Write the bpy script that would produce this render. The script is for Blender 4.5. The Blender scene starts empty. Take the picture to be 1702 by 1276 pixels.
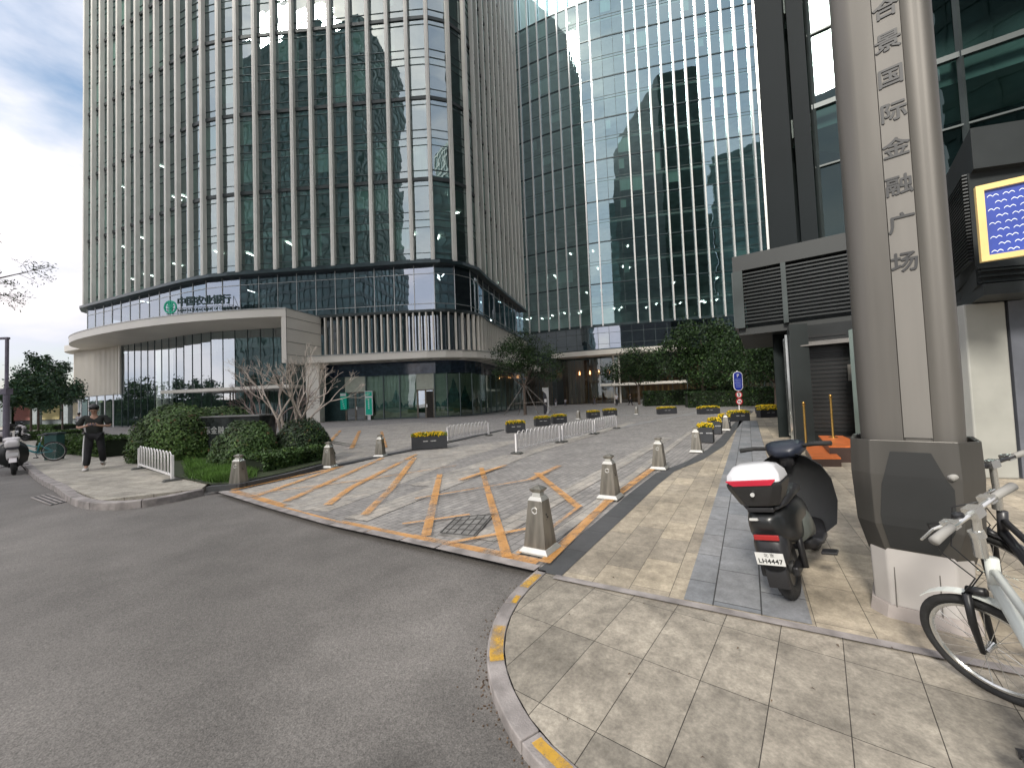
import bpy, math, random
import numpy as np
from mathutils import Vector, Matrix
R = math.radians
random.seed(7); rng = np.random.default_rng(7)
SC = bpy.context.scene
COL = SC.collection
# ------------------------------------------------------------------ camera
FPX = 660.0; HC = 1.5; PITCH = R(2.2); ROLL = R(2.2)
_f = np.array([0, math.cos(PITCH), math.sin(PITCH)])
_u0 = np.array([0, -math.sin(PITCH), math.cos(PITCH)])
_c, _s = math.cos(ROLL), math.sin(ROLL)
_r = np.array([1., 0, 0]) * _c - _u0 * _s
_u = _u0 * _c + np.array([1., 0, 0]) * _s
cam_d = bpy.data.cameras.new('camera'); cam = bpy.data.objects.new('camera', cam_d); COL.objects.link(cam)
cam.matrix_world = Matrix(((_r[0], _u[0], -_f[0], 0), (_r[1], _u[1], -_f[1], 0), (_r[2], _u[2], -_f[2], HC), (0, 0, 0, 1)))
cam_d.sensor_width = 36; cam_d.lens = 36 * FPX / 1702; cam_d.clip_end = 4000; cam_d.clip_start = 0.05
SC.camera = cam
# ------------------------------------------------------------------ sky, sun, exposure
SUN_AZ = (-0.55, -0.835); SUN_EL = R(37)
W = bpy.data.worlds.new('World'); SC.world = W; W.use_nodes = True
nt = W.node_tree; nt.nodes.clear()
def N(t, kind, **kw):
    n = t.nodes.new(kind)
    for k, v in kw.items(): setattr(n, k, v)
    return n
out = N(nt, 'ShaderNodeOutputWorld'); bg = N(nt, 'ShaderNodeBackground')
sky = N(nt, 'ShaderNodeTexSky', sky_type='NISHITA', sun_disc=False)
sky.sun_elevation = SUN_EL; sky.sun_rotation = math.atan2(SUN_AZ[0], SUN_AZ[1]); sky.air_density = 1.4; sky.dust_density = 2.0
tc = N(nt, 'ShaderNodeTexCoord'); mp = N(nt, 'ShaderNodeMapping'); mp.inputs['Scale'].default_value = (1, 1, 2.2)
mp.inputs['Location'].default_value = (5.1, 4.2, 0.4)
no = N(nt, 'ShaderNodeTexNoise'); no.inputs['Scale'].default_value = 1.9; no.inputs['Detail'].default_value = 7; no.inputs['Roughness'].default_value = 0.55
cr = N(nt, 'ShaderNodeValToRGB'); cr.color_ramp.elements[0].position = 0.30; cr.color_ramp.elements[1].position = 0.50
no2 = N(nt, 'ShaderNodeTexNoise'); no2.inputs['Scale'].default_value = 3.4; no2.inputs['Detail'].default_value = 6
cr2 = N(nt, 'ShaderNodeValToRGB')
cr2.color_ramp.elements[0].position = 0.40; cr2.color_ramp.elements[0].color = (3.1, 3.2, 3.55, 1)
cr2.color_ramp.elements[1].position = 0.58; cr2.color_ramp.elements[1].color = (4.3, 4.05, 4.1, 1)
mx = N(nt, 'ShaderNodeMix', data_type='RGBA')
L = nt.links.new
L(tc.outputs['Generated'], mp.inputs['Vector']); L(mp.outputs[0], no.inputs['Vector']); L(mp.outputs[0], no2.inputs['Vector'])
L(no.outputs['Fac'], cr.inputs['Fac']); L(no2.outputs['Fac'], cr2.inputs['Fac'])
sdot = N(nt, 'ShaderNodeVectorMath', operation='DOT_PRODUCT'); sdot.inputs[1].default_value = (SUN_AZ[0] * math.cos(SUN_EL), SUN_AZ[1] * math.cos(SUN_EL), math.sin(SUN_EL)); L(tc.outputs['Generated'], sdot.inputs[0])
smr = N(nt, 'ShaderNodeMapRange'); smr.inputs['From Min'].default_value = -0.35; smr.inputs['From Max'].default_value = 1.0; smr.inputs['To Min'].default_value = 1.0; smr.inputs['To Max'].default_value = 2.2; L(sdot.outputs['Value'], smr.inputs['Value'])
vsc = N(nt, 'ShaderNodeVectorMath', operation='SCALE'); L(cr2.outputs['Color'], vsc.inputs[0]); L(smr.outputs[0], vsc.inputs['Scale'])
L(cr.outputs['Color'], mx.inputs['Factor']); L(sky.outputs['Color'], mx.inputs[6]); L(vsc.outputs[0], mx.inputs[7])
L(mx.outputs[2], bg.inputs['Color']); bg.inputs['Strength'].default_value = 0.085
L(bg.outputs[0], out.inputs[0])
sd = bpy.data.lights.new('sun', 'SUN'); sun = bpy.data.objects.new('sun', sd); COL.objects.link(sun)
sd.energy = 2.1; sd.angle = R(13); sd.color = (1.0, 0.95, 0.86)
dv = Vector((SUN_AZ[0] * math.cos(SUN_EL), SUN_AZ[1] * math.cos(SUN_EL), math.sin(SUN_EL)))
sun.rotation_euler = dv.to_track_quat('Z', 'Y').to_euler(); sun.location = dv * 60
SC.view_settings.view_transform = 'Standard'; SC.view_settings.look = 'None'; SC.view_settings.exposure = 1.32; SC.view_settings.gamma = 1
SC.view_settings.use_curve_mapping = False
try:
    SC.cycles.max_bounces = 8; SC.cycles.transparent_max_bounces = 16; SC.cycles.glossy_bounces = 4
except Exception: pass
# ------------------------------------------------------------------ pixel -> place
def ray(px, py): return _r * (px - 851) - _u * (py - 638) + _f * FPX
def G(px, py, z=0.0):
    d = ray(px, py); t = (z - HC) / d[2]; q = np.array([0, 0, HC]) + d * t; return (float(q[0]), float(q[1]))
def P(px, py, Y):
    d = ray(px, py); q = np.array([0, 0, HC]) + d * (Y / d[1]); return (float(q[0]), float(q[1]), float(q[2]))
# ------------------------------------------------------------------ materials
MATS = {}
def mat(name, col, rough=0.6, metal=0.0, var=0.12, scale=3.0, bump=0.0, bscale=40.0, spec=0.5, col2=None, coords='Object', detail=4, stretch=None, island=0.0, emit=None, estr=0):
    if name in MATS: return MATS[name]
    m = bpy.data.materials.new(name); m.use_nodes = True; t = m.node_tree; b = t.nodes['Principled BSDF']
    b.inputs['Roughness'].default_value = rough; b.inputs['Metallic'].default_value = metal; b.inputs['Specular IOR Level'].default_value = spec
    tcn = N(t, 'ShaderNodeTexCoord'); vec = tcn.outputs[coords]
    if stretch:
        mpn = N(t, 'ShaderNodeMapping'); mpn.inputs['Scale'].default_value = stretch; t.links.new(vec, mpn.inputs[0]); vec = mpn.outputs[0]
    n = N(t, 'ShaderNodeTexNoise'); n.inputs['Scale'].default_value = scale; n.inputs['Detail'].default_value = detail; t.links.new(vec, n.inputs['Vector'])
    r = N(t, 'ShaderNodeValToRGB'); t.links.new(n.outputs['Fac'], r.inputs[0])
    c2 = col2 or tuple(min(1, c * (1 + var)) for c in col); c1 = col if col2 else tuple(c * (1 - var) for c in col)
    r.color_ramp.elements[0].position = 0.35; r.color_ramp.elements[1].position = 0.65
    r.color_ramp.elements[0].color = (*c1, 1); r.color_ramp.elements[1].color = (*c2, 1)
    cout = r.outputs[0]
    if island:
        ge = N(t, 'ShaderNodeNewGeometry'); hs = N(t, 'ShaderNodeHueSaturation'); mr = N(t, 'ShaderNodeMapRange')
        mr.inputs['To Min'].default_value = 1 - island; mr.inputs['To Max'].default_value = 1 + island
        t.links.new(ge.outputs['Random Per Island'], mr.inputs['Value']); t.links.new(mr.outputs[0], hs.inputs['Value']); t.links.new(cout, hs.inputs['Color']); cout = hs.outputs[0]
    t.links.new(cout, b.inputs['Base Color'])
    if bump:
        n2 = N(t, 'ShaderNodeTexNoise'); n2.inputs['Scale'].default_value = bscale; n2.inputs['Detail'].default_value = 3; t.links.new(vec, n2.inputs['Vector'])
        bp = N(t, 'ShaderNodeBump'); bp.inputs['Strength'].default_value = bump; bp.inputs['Distance'].default_value = 0.01
        t.links.new(n2.outputs['Fac'], bp.inputs['Height']); t.links.new(bp.outputs[0], b.inputs['Normal'])
    if emit:
        b.inputs['Emission Color'].default_value = (*emit, 1); b.inputs['Emission Strength'].default_value = estr
    MATS[name] = m; return m
def glass_mat(name, tint=(0.30, 0.42, 0.40), refl=0.22, wav=0.02, gcol=(0.85, 0.95, 0.95), wscale=0.35):
    if name in MATS: return MATS[name]
    m = bpy.data.materials.new(name); m.use_nodes = True; t = m.node_tree; t.nodes.clear()
    o = N(t, 'ShaderNodeOutputMaterial'); tr = N(t, 'ShaderNodeBsdfTransparent'); tr.inputs[0].default_value = (*tint, 1)
    gl = N(t, 'ShaderNodeBsdfGlossy'); gl.inputs['Roughness'].default_value = 0.0; gl.inputs[0].default_value = (*gcol, 1)
    lw = N(t, 'ShaderNodeLayerWeight'); lw.inputs['Blend'].default_value = 0.32
    mr = N(t, 'ShaderNodeMapRange'); mr.inputs['To Min'].default_value = refl; mr.inputs['To Max'].default_value = 1.0
    mxs = N(t, 'ShaderNodeMixShader'); t.links.new(lw.outputs['Fresnel'], mr.inputs[0]); t.links.new(mr.outputs[0], mxs.inputs[0])
    t.links.new(tr.outputs[0], mxs.inputs[1]); t.links.new(gl.outputs[0], mxs.inputs[2]); t.links.new(mxs.outputs[0], o.inputs[0])
    tcn = N(t, 'ShaderNodeTexCoord'); n = N(t, 'ShaderNodeTexNoise'); n.inputs['Scale'].default_value = wscale; n.inputs['Detail'].default_value = 1.5
    bp = N(t, 'ShaderNodeBump'); bp.inputs['Strength'].default_value = 1.0; bp.inputs['Distance'].default_value = wav
    t.links.new(tcn.outputs['Object'], n.inputs['Vector']); t.links.new(n.outputs['Fac'], bp.inputs['Height']); t.links.new(bp.outputs[0], gl.inputs['Normal'])
    MATS[name] = m; return m
def tile_mat(name, c1, c2, mortar, w, h, ang, offset=0.0, msize=0.006, var=0.3, rough=0.75, stain=1.0, loc=(0, 0)):
    m = bpy.data.materials.new(name); m.use_nodes = True; t = m.node_tree; b = t.nodes['Principled BSDF']; b.inputs['Roughness'].default_value = rough
    tcn = N(t, 'ShaderNodeTexCoord'); mp_ = N(t, 'ShaderNodeMapping'); mp_.inputs['Rotation'].default_value = (0, 0, ang); mp_.inputs['Location'].default_value = (loc[0], loc[1], 0)
    t.links.new(tcn.outputs['Object'], mp_.inputs[0])
    br = N(t, 'ShaderNodeTexBrick'); br.offset = offset; br.offset_frequency = 2; br.squash = 1.0
    br.inputs['Color1'].default_value = (*c1, 1); br.inputs['Color2'].default_value = (*c2, 1); br.inputs['Mortar'].default_value = (*mortar, 1)
    br.inputs['Scale'].default_value = 1; br.inputs['Mortar Size'].default_value = msize; br.inputs['Brick Width'].default_value = w; br.inputs['Row Height'].default_value = h
    br.inputs['Mortar Smooth'].default_value = 0.2; br.inputs['Bias'].default_value = 0
    t.links.new(mp_.outputs[0], br.inputs['Vector'])
    prev = br.outputs['Color']
    for sc_, amt, det in ((1.3, 0.5 * stain, 6), (9.0, 0.42 * stain, 5), (60, 0.28 * stain, 3)):
        n = N(t, 'ShaderNodeTexNoise'); n.inputs['Scale'].default_value = sc_; n.inputs['Detail'].default_value = det; n.inputs['Roughness'].default_value = 0.65
        t.links.new(mp_.outputs[0], n.inputs['Vector'])
        r = N(t, 'ShaderNodeMapRange'); r.inputs['From Min'].default_value = 0.3; r.inputs['From Max'].default_value = 0.7
        r.inputs['To Min'].default_value = 1 - amt * 0.6; r.inputs['To Max'].default_value = 1 + amt * 0.35
        t.links.new(n.outputs['Fac'], r.inputs['Value'])
        vm = N(t, 'ShaderNodeVectorMath', operation='SCALE'); t.links.new(prev, vm.inputs[0]); t.links.new(r.outputs[0], vm.inputs['Scale']); prev = vm.outputs[0]
    t.links.new(prev, b.inputs['Base Color'])
    bp = N(t, 'ShaderNodeBump'); bp.inputs['Strength'].default_value = 0.6; bp.inputs['Distance'].default_value = 0.006; bp.invert = True
    t.links.new(br.outputs['Fac'], bp.inputs['Height'])
    n = N(t, 'ShaderNodeTexNoise'); n.inputs['Scale'].default_value = 90; n.inputs['Detail'].default_value = 4; t.links.new(mp_.outputs[0], n.inputs['Vector'])
    bp2 = N(t, 'ShaderNodeBump'); bp2.inputs['Strength'].default_value = 0.25; bp2.inputs['Distance'].default_value = 0.004
    t.links.new(n.outputs['Fac'], bp2.inputs['Height']); t.links.new(bp.outputs[0], bp2.inputs['Normal']); t.links.new(bp2.outputs[0], b.inputs['Normal'])
    MATS[name] = m; return m
def worn_paint(name, col, cover=0.5, scale=5.0):
    m = bpy.data.materials.new(name); m.use_nodes = True; t = m.node_tree; b = t.nodes['Principled BSDF']; o = t.nodes['Material Output']
    b.inputs['Roughness'].default_value = 0.8
    tcn = N(t, 'ShaderNodeTexCoord')
    n = N(t, 'ShaderNodeTexNoise'); n.inputs['Scale'].default_value = scale; n.inputs['Detail'].default_value = 9; n.inputs['Roughness'].default_value = 0.72
    n2 = N(t, 'ShaderNodeTexNoise'); n2.inputs['Scale'].default_value = 0.8; n2.inputs['Detail'].default_value = 2
    t.links.new(tcn.outputs['Object'], n.inputs['Vector']); t.links.new(tcn.outputs['Object'], n2.inputs['Vector'])
    ad = N(t, 'ShaderNodeMath', operation='MULTIPLY_ADD'); t.links.new(n2.outputs['Fac'], ad.inputs[0]); ad.inputs[1].default_value = 0.7; t.links.new(n.outputs['Fac'], ad.inputs[2])
    r = N(t, 'ShaderNodeMapRange'); r.inputs['From Min'].default_value = 0.93 - cover * 0.4; r.inputs['From Max'].default_value = 1.20 - cover * 0.4
    r.inputs['To Max'].default_value = 0.64
    t.links.new(ad.outputs[0], r.inputs['Value'])
    tr = N(t, 'ShaderNodeBsdfTransparent'); ms = N(t, 'ShaderNodeMixShader')
    rr = N(t, 'ShaderNodeValToRGB'); rr.color_ramp.elements[0].color = (*[c * 0.75 for c in col], 1); rr.color_ramp.elements[1].color = (*col, 1)
    rr.color_ramp.elements[0].position = 0.4; rr.color_ramp.elements[1].position = 0.6
    t.links.new(n.outputs['Fac'], rr.inputs[0]); t.links.new(rr.outputs[0], b.inputs['Base Color'])
    t.links.new(r.outputs[0], ms.inputs[0]); t.links.new(tr.outputs[0], ms.inputs[1]); t.links.new(b.outputs[0], ms.inputs[2]); t.links.new(ms.outputs[0], o.inputs[0])
    MATS[name] = m; return m
# ------------------------------------------------------------------ mesh builder
class MB:
    def __init__(s): s.v = []; s.f = []; s.m = []
    def quad(s, a, b, c, d, m=0):
        i = len(s.v); s.v += [a, b, c, d]; s.f.append((i, i + 1, i + 2, i + 3)); s.m.append(m)
    def poly(s, pts, m=0):
        i = len(s.v); s.v += pts; s.f.append(tuple(range(i, i + len(pts)))); s.m.append(m)
    def add(s, vs, fs, m=0):
        i = len(s.v); s.v += [tuple(v) for v in vs]; s.f += [tuple(i + k for k in f) for f in fs]; s.m += [m] * len(fs)
    def box(s, c, sz, rz=0, m=0, top=None, rot=None):
        hx, hy, hz = sz[0] / 2, sz[1] / 2, sz[2] / 2; t = top or (1, 1)
        vs = [(-hx, -hy, -hz), (hx, -hy, -hz), (hx, hy, -hz), (-hx, hy, -hz), (-hx * t[0], -hy * t[1], hz), (hx * t[0], -hy * t[1], hz), (hx * t[0], hy * t[1], hz), (-hx * t[0], hy * t[1], hz)]
        M = rot if rot is not None else Matrix.Rotation(rz, 3, 'Z')
        vs = [tuple(M @ Vector(v) + Vector(c)) for v in vs]
        s.add(vs, [(0, 3, 2, 1), (4, 5, 6, 7), (0, 1, 5, 4), (1, 2, 6, 5), (2, 3, 7, 6), (3, 0, 4, 7)], m)
    def beam(s, a, b, w, h=None, m=0, up=(0, 0, 1)):
        a = Vector(a); b = Vector(b); d = (b - a); l = d.length
        if l < 1e-6: return
        d.normalize(); u = Vector(up)
        if abs(d.dot(u)) > 0.97: u = Vector((0, 1, 0))
        sd_ = d.cross(u).normalized(); u2 = sd_.cross(d)
        M = Matrix((sd_, d, u2)).transposed()
        s.box((a + b) / 2, (w, l, h or w), m=m, rot=M)
    def prism(s, pts, z0, z1, m=0, caps=True, mtop=None):
        n = len(pts)
        area = sum(pts[i][0] * pts[(i + 1) % n][1] - pts[(i + 1) % n][0] * pts[i][1] for i in range(n))
        if area < 0: pts = pts[::-1]
        vs = [(p[0], p[1], z0) for p in pts] + [(p[0], p[1], z1) for p in pts]
        s.add(vs, [(i, (i + 1) % n, n + (i + 1) % n, n + i) for i in range(n)], m)
        if caps:
            s.add(vs, [tuple(range(n - 1, -1, -1))], m); s.add(vs, [tuple(range(n, 2 * n))], m if mtop is None else mtop)
    def tube(s, pts, rad, seg=8, m=0, caps=True):
        pts = [Vector(p) for p in pts]; n = len(pts)
        rad = [rad] * n if not hasattr(rad, '__len__') else rad
        base = len(s.v); prev = None
        for i, p in enumerate(pts):
            d = (pts[min(i + 1, n - 1)] - pts[max(i - 1, 0)]).normalized()
            if prev is None:
                a = Vector((0, 0, 1)) if abs(d.z) < 0.9 else Vector((1, 0, 0)); x = d.cross(a).normalized()
            else: x = (prev - d * prev.dot(d)).normalized()
            prev = x; y = d.cross(x)
            for k in range(seg):
                an = 2 * math.pi * k / seg; s.v.append(tuple(p + (x * math.cos(an) + y * math.sin(an)) * rad[i]))
        for i in range(n - 1):
            for k in range(seg):
                a = base + i * seg + k; b = base + i * seg + (k + 1) % seg; s.f.append((a, b, b + seg, a + seg)); s.m.append(m)
        if caps:
            s.f.append(tuple(base + k for k in range(seg - 1, -1, -1))); s.m.append(m)
            s.f.append(tuple(base + (n - 1) * seg + k for k in range(seg))); s.m.append(m)
    def lathe(s, prof, c=(0, 0, 0), seg=16, m=0, axis='Z'):
        base = len(s.v)
        for (r_, z_) in prof:
            for k in range(seg):
                an = 2 * math.pi * k / seg; x, y = r_ * math.cos(an), r_ * math.sin(an)
                v = (x, y, z_) if axis == 'Z' else ((z_, x, y) if axis == 'X' else (x, z_, y))
                s.v.append((v[0] + c[0], v[1] + c[1], v[2] + c[2]))
        for i in range(len(prof) - 1):
            for k in range(seg):
                a = base + i * seg + k; b = base + i * seg + (k + 1) % seg; s.f.append((a, b, b + seg, a + seg)); s.m.append(m)
        for e, rev in ((0, True), (len(prof) - 1, False)):
            if prof[e][0] > 1e-4:
                ids = [base + e * seg + k for k in range(seg)]; s.f.append(tuple(ids[::-1] if rev else ids)); s.m.append(m)
    def loft(s, rings, m=0, caps=True):
        n = len(rings[0]); base = len(s.v)
        for r_ in rings: s.v += [tuple(p) for p in r_]
        for i in range(len(rings) - 1):
            for k in range(n):
                a = base + i * n + k; b = base + i * n + (k + 1) % n; s.f.append((a, b, b + n, a + n)); s.m.append(m)
        if caps:
            s.f.append(tuple(base + k for k in range(n - 1, -1, -1))); s.m.append(m)
            s.f.append(tuple(base + (len(rings) - 1) * n + k for k in range(n))); s.m.append(m)
    def ell(s, c, r3, seg=16, rings=10, m=0, rot=None):
        prof = []; base = len(s.v)
        for i in range(rings + 1):
            ph = math.pi * i / rings - math.pi / 2
            for k in range(seg):
                an = 2 * math.pi * k / seg
                v = Vector((r3[0] * math.cos(ph) * math.cos(an), r3[1] * math.cos(ph) * math.sin(an), r3[2] * math.sin(ph)))
                if rot is not None: v = rot @ v
                s.v.append(tuple(v + Vector(c)))
        for i in range(rings):
            for k in range(seg):
                a = base + i * seg + k; b = base + i * seg + (k + 1) % seg; s.f.append((a, b, b + seg, a + seg)); s.m.append(m)
    def build(s, name, mats, parent=None, world=False, smooth=False, bevel=0, sub=0, loc=None, fixn=False):
        me = bpy.data.meshes.new(name)
        vs = np.array(s.v, dtype=float).reshape(-1, 3)
        off = np.zeros(3)
        if world and parent is not None: off = np.array(parent.location)
        if loc is not None: off = np.array(loc, float)
        me.from_pydata((vs - off).tolist(), [], s.f)
        mats = mats if isinstance(mats, (list, tuple)) else [mats]
        for m_ in mats: me.materials.append(m_)
        me.polygons.foreach_set('material_index', s.m)
        if smooth is True: me.polygons.foreach_set('use_smooth', [True] * len(s.f))
        me.update()
        if fixn or smooth:
            import bmesh
            bm = bmesh.new(); bm.from_mesh(me)
            if smooth: bmesh.ops.remove_doubles(bm, verts=bm.verts, dist=1e-5)
            bmesh.ops.recalc_face_normals(bm, faces=bm.faces); bm.to_mesh(me); bm.free()
        o = bpy.data.objects.new(name, me); COL.objects.link(o)
        if smooth == 'auto':
            me.polygons.foreach_set('use_smooth', [True] * len(me.polygons))
            try: me.set_sharp_from_angle(angle=R(35))
            except Exception: pass
        if parent is not None: o.parent = parent
        elif loc is not None: o.location = loc
        if bevel:
            b_ = o.modifiers.new('bevel', 'BEVEL'); b_.width = bevel; b_.segments = 2; b_.limit_method = 'ANGLE'; b_.angle_limit = R(35)
        if sub:
            b_ = o.modifiers.new('sub', 'SUBSURF'); b_.levels = sub; b_.render_levels = sub
        return o
def tag(o, label=None, cat=None, group=None, kind=None):
    if label: o['label'] = label
    if cat: o['category'] = cat
    if group: o['group'] = group
    if kind: o['kind'] = kind
    return o
def thing(name, label, cat, loc=(0, 0, 0), rz=0, group=None):
    o = bpy.data.objects.new(name, None); COL.objects.link(o); o.location = loc; o.rotation_euler = (0, 0, rz); o.empty_display_size = 0.1
    return tag(o, label, cat, group)
def dup(root, loc, rz=None, label=None, group=None, scale=None):
    r = root.copy(); COL.objects.link(r); r.location = loc
    if rz is not None: r.rotation_euler = (root.rotation_euler[0], root.rotation_euler[1], rz)
    if scale: r.scale = scale
    if label: r['label'] = label
    if group: r['group'] = group
    for ch in list(root.children):
        c = ch.copy(); COL.objects.link(c); c.parent = r
        for g in list(ch.children):
            d = g.copy(); COL.objects.link(d); d.parent = c
    return r
def text_mesh(name, body, size, mats, parent=None, matrix=None, depth=0.01, align='CENTER', bold=0.0, spacing=1.0, fat=0.0):
    cu = bpy.data.curves.new(name, 'FONT'); cu.body = body; cu.size = size; cu.extrude = depth / 2; cu.align_x = align; cu.align_y = 'CENTER'; cu.offset = bold; cu.space_character = spacing
    cu.resolution_u = 3
    t = bpy.data.objects.new(name + '_tmp', cu); COL.objects.link(t)
    bpy.context.view_layer.update()
    dg = bpy.context.evaluated_depsgraph_get()
    me = bpy.data.meshes.new_from_object(t.evaluated_get(dg)); COL.objects.unlink(t); bpy.data.objects.remove(t)
    if fat:
        vs = np.array([v.co[:] for v in me.vertices]); fs = [tuple(p.vertices) for p in me.polygons]; V = []; F = []
        for k, (dx, dy) in enumerate(((0, 0), (fat, 0), (-fat, 0), (0, fat), (0, -fat))):
            F += [tuple(i + len(V) for i in f) for f in fs]; V += (vs + [dx, dy, depth * 0.02 * k]).tolist()
        me = bpy.data.meshes.new(name); me.from_pydata(V, [], F)
    me.materials.clear(); me.materials.append(mats)
    o = bpy.data.objects.new(name, me); COL.objects.link(o)
    if parent is not None: o.parent = parent
    if matrix is not None: o.matrix_local = matrix
    return o
def facing(pos, nrm, up=(0, 0, 1)):
    """matrix whose local +Z is nrm and local +Y is up (for text)"""
    z = Vector(nrm).normalized(); y = Vector(up); x = y.cross(z).normalized(); y = z.cross(x)
    M = Matrix((x, y, z)).transposed().to_4x4(); M.translation = Vector(pos); return M
class Path:
    def __init__(s, pts, smooth=0):
        pts = [np.array(p, float) for p in pts]
        for _ in range(smooth):
            q = [pts[0]]
            for a, b in zip(pts[:-1], pts[1:]): q += [a * 0.75 + b * 0.25, a * 0.25 + b * 0.75]
            q.append(pts[-1]); pts = q
        s.p = pts; s.l = [0]
        for a, b in zip(pts[:-1], pts[1:]): s.l.append(s.l[-1] + float(np.hypot(*(b - a))))
        s.L = s.l[-1]
    def at(s, t, off=0):
        t = min(max(t, 0), s.L - 1e-6)
        i = max(k for k in range(len(s.l) - 1) if s.l[k] <= t + 1e-9)
        a, b = s.p[i], s.p[i + 1]; d = (b - a) / np.hypot(*(b - a)); q = a + d * (t - s.l[i])
        # smooth tangent
        def tan(j):
            d1 = s.p[min(j + 1, len(s.p) - 1)] - s.p[max(j - 1, 0)]; return d1 / np.hypot(*d1)
        w = (t - s.l[i]) / (s.l[i + 1] - s.l[i]); tg = tan(i) * (1 - w) + tan(i + 1) * w; tg /= np.hypot(*tg)
        n = np.array([tg[1], -tg[0]]); q = q + n * off
        return (float(q[0]), float(q[1])), (float(tg[0]), float(tg[1])), (float(n[0]), float(n[1]))
    def s_px(s, px, off=0):
        best = None
        for k in range(0, 4001):
            t = s.L * k / 4000; (x, y), _, _ = s.at(t, off)
            if y <= 0.1: continue
            e = abs(851 + 660 * x / y - px)
            if best is None or e < best[0]: best = (e, t)
        return best[1]
def strip(mb, path, s0, s1, o0, o1, z0, z1, step=1.0, m=0, ends=True):
    """solid strip following the path between offsets o0 (inner) and o1 (outer)"""
    n = max(1, int(math.ceil((s1 - s0) / step))); rings = []
    for k in range(n + 1):
        t = s0 + (s1 - s0) * k / n; a = path.at(t, o0)[0]; b = path.at(t, o1)[0]
        rings.append([(a[0], a[1], z0), (b[0], b[1], z0), (b[0], b[1], z1), (a[0], a[1], z1)])
    mb.loft(rings, m)
# ------------------------------------------------------------------ shared materials
STONE = mat('beige_cladding', (0.78, 0.76, 0.69), 0.45, 0, 0.05, 0.4, bump=0.05)
CREAM = mat('cream_panel', (0.76, 0.72, 0.64), 0.4, 0, 0.04, 0.3)
DKMET = mat('dark_metal', (0.045, 0.055, 0.055), 0.4, 0.3, 0.2, 1.0)
DKBLUE = mat('dark_band_metal', (0.035, 0.055, 0.06), 0.3, 0.3, 0.2, 1.0)
MULL = mat('mullion_metal', (0.10, 0.13, 0.13), 0.4, 0.5, 0.1)
MULLP = mat('mullion_pale', (0.42, 0.43, 0.42), 0.35, 0.5, 0.1)
CHROME = mat('pale_fin_metal', (0.72, 0.72, 0.70), 0.25, 0.35, 0.06, 0.2)
SLAB = mat('floor_slab', (0.34, 0.40, 0.38), 0.8, 0, 0.2, 0.5)
CORE = mat('interior_dark', (0.14, 0.19, 0.17), 0.8, 0, 0.6, 0.25, col2=(0.38, 0.46, 0.42))
BLIND = mat('blind', (0.52, 0.62, 0.57), 0.8, 0, 0.1, 2, stretch=(6, 6, 0.1))
GLASS = glass_mat('curtain_glass', (0.62, 0.80, 0.74), 0.24, 0.03, gcol=(0.80, 0.93, 0.95), wscale=0.30)
GLASSB = glass_mat('curtain_glass_blue', (0.50, 0.66, 0.64), 0.28, 0.025, gcol=(0.58, 0.78, 0.83), wscale=0.25)
GLASSD = glass_mat('dark_band_glass', (0.30, 0.38, 0.40), 0.30, 0.015, gcol=(0.72, 0.80, 0.92), wscale=0.3)
GLASSL = glass_mat('lobby_glass', (0.45, 0.55, 0.52), 0.38, 0.02, gcol=(0.85, 0.92, 0.98))
LIGHTW = mat('lit_tube', (1, 1, 1), 0.5, emit=(1, 0.97, 0.92), estr=6)
WHITEP = mat('white_paint', (0.78, 0.76, 0.76), 0.35, 0, 0.04)
BLACKP = mat('black_plastic', (0.018, 0.018, 0.02), 0.38, 0, 0.2)
RUBBER = mat('rubber', (0.022, 0.022, 0.022), 0.8, 0, 0.2, 30, bump=0.3, bscale=200)
STEEL = mat('brushed_steel', (0.42, 0.40, 0.37), 0.3, 0.9, 0.15, 2, stretch=(8, 8, 0.5))
# ------------------------------------------------------------------ ground
ZA = -0.05
def sheet(name, pts, z, m, label=None, kind='structure', thick=0):
    mb = MB(); pts = [tuple(p[:2]) for p in pts]
    if thick: mb.prism(pts, z - thick, z)
    else:
        n = len(pts); area = sum(pts[i][0] * pts[(i + 1) % n][1] - pts[(i + 1) % n][0] * pts[i][1] for i in range(n))
        if area < 0: pts = pts[::-1]
        mb.poly([(p[0], p[1], z) for p in pts])
    o = mb.build(name, m); tag(o, label, kind=kind); return o
ASPH = bpy.data.materials.new('asphalt'); ASPH.use_nodes = True; t = ASPH.node_tree; b = t.nodes['Principled BSDF']; b.inputs['Roughness'].default_value = 0.85
tcn = N(t, 'ShaderNodeTexCoord'); prev = None
base = N(t, 'ShaderNodeRGB'); base.outputs[0].default_value = (0.128, 0.119, 0.111, 1); prev = base.outputs[0]
for sc_, lo, hi, det in ((0.35, 0.78, 1.3, 5), (1.6, 0.85, 1.14, 6), (130, 0.62, 1.45, 3), (38, 0.85, 1.18, 4), (0.12, 0.85, 1.15, 3)):
    n = N(t, 'ShaderNodeTexNoise'); n.inputs['Scale'].default_value = sc_; n.inputs['Detail'].default_value = det; n.inputs['Roughness'].default_value = 0.6
    t.links.new(tcn.outputs['Object'], n.inputs['Vector'])
    r = N(t, 'ShaderNodeMapRange'); r.inputs['From Min'].default_value = 0.3; r.inputs['From Max'].default_value = 0.7; r.inputs['To Min'].default_value = lo; r.inputs['To Max'].default_value = hi
    t.links.new(n.outputs['Fac'], r.inputs['Value']); vm = N(t, 'ShaderNodeVectorMath', operation='SCALE'); t.links.new(prev, vm.inputs[0]); t.links.new(r.outputs[0], vm.inputs['Scale']); prev = vm.outputs[0]
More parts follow.
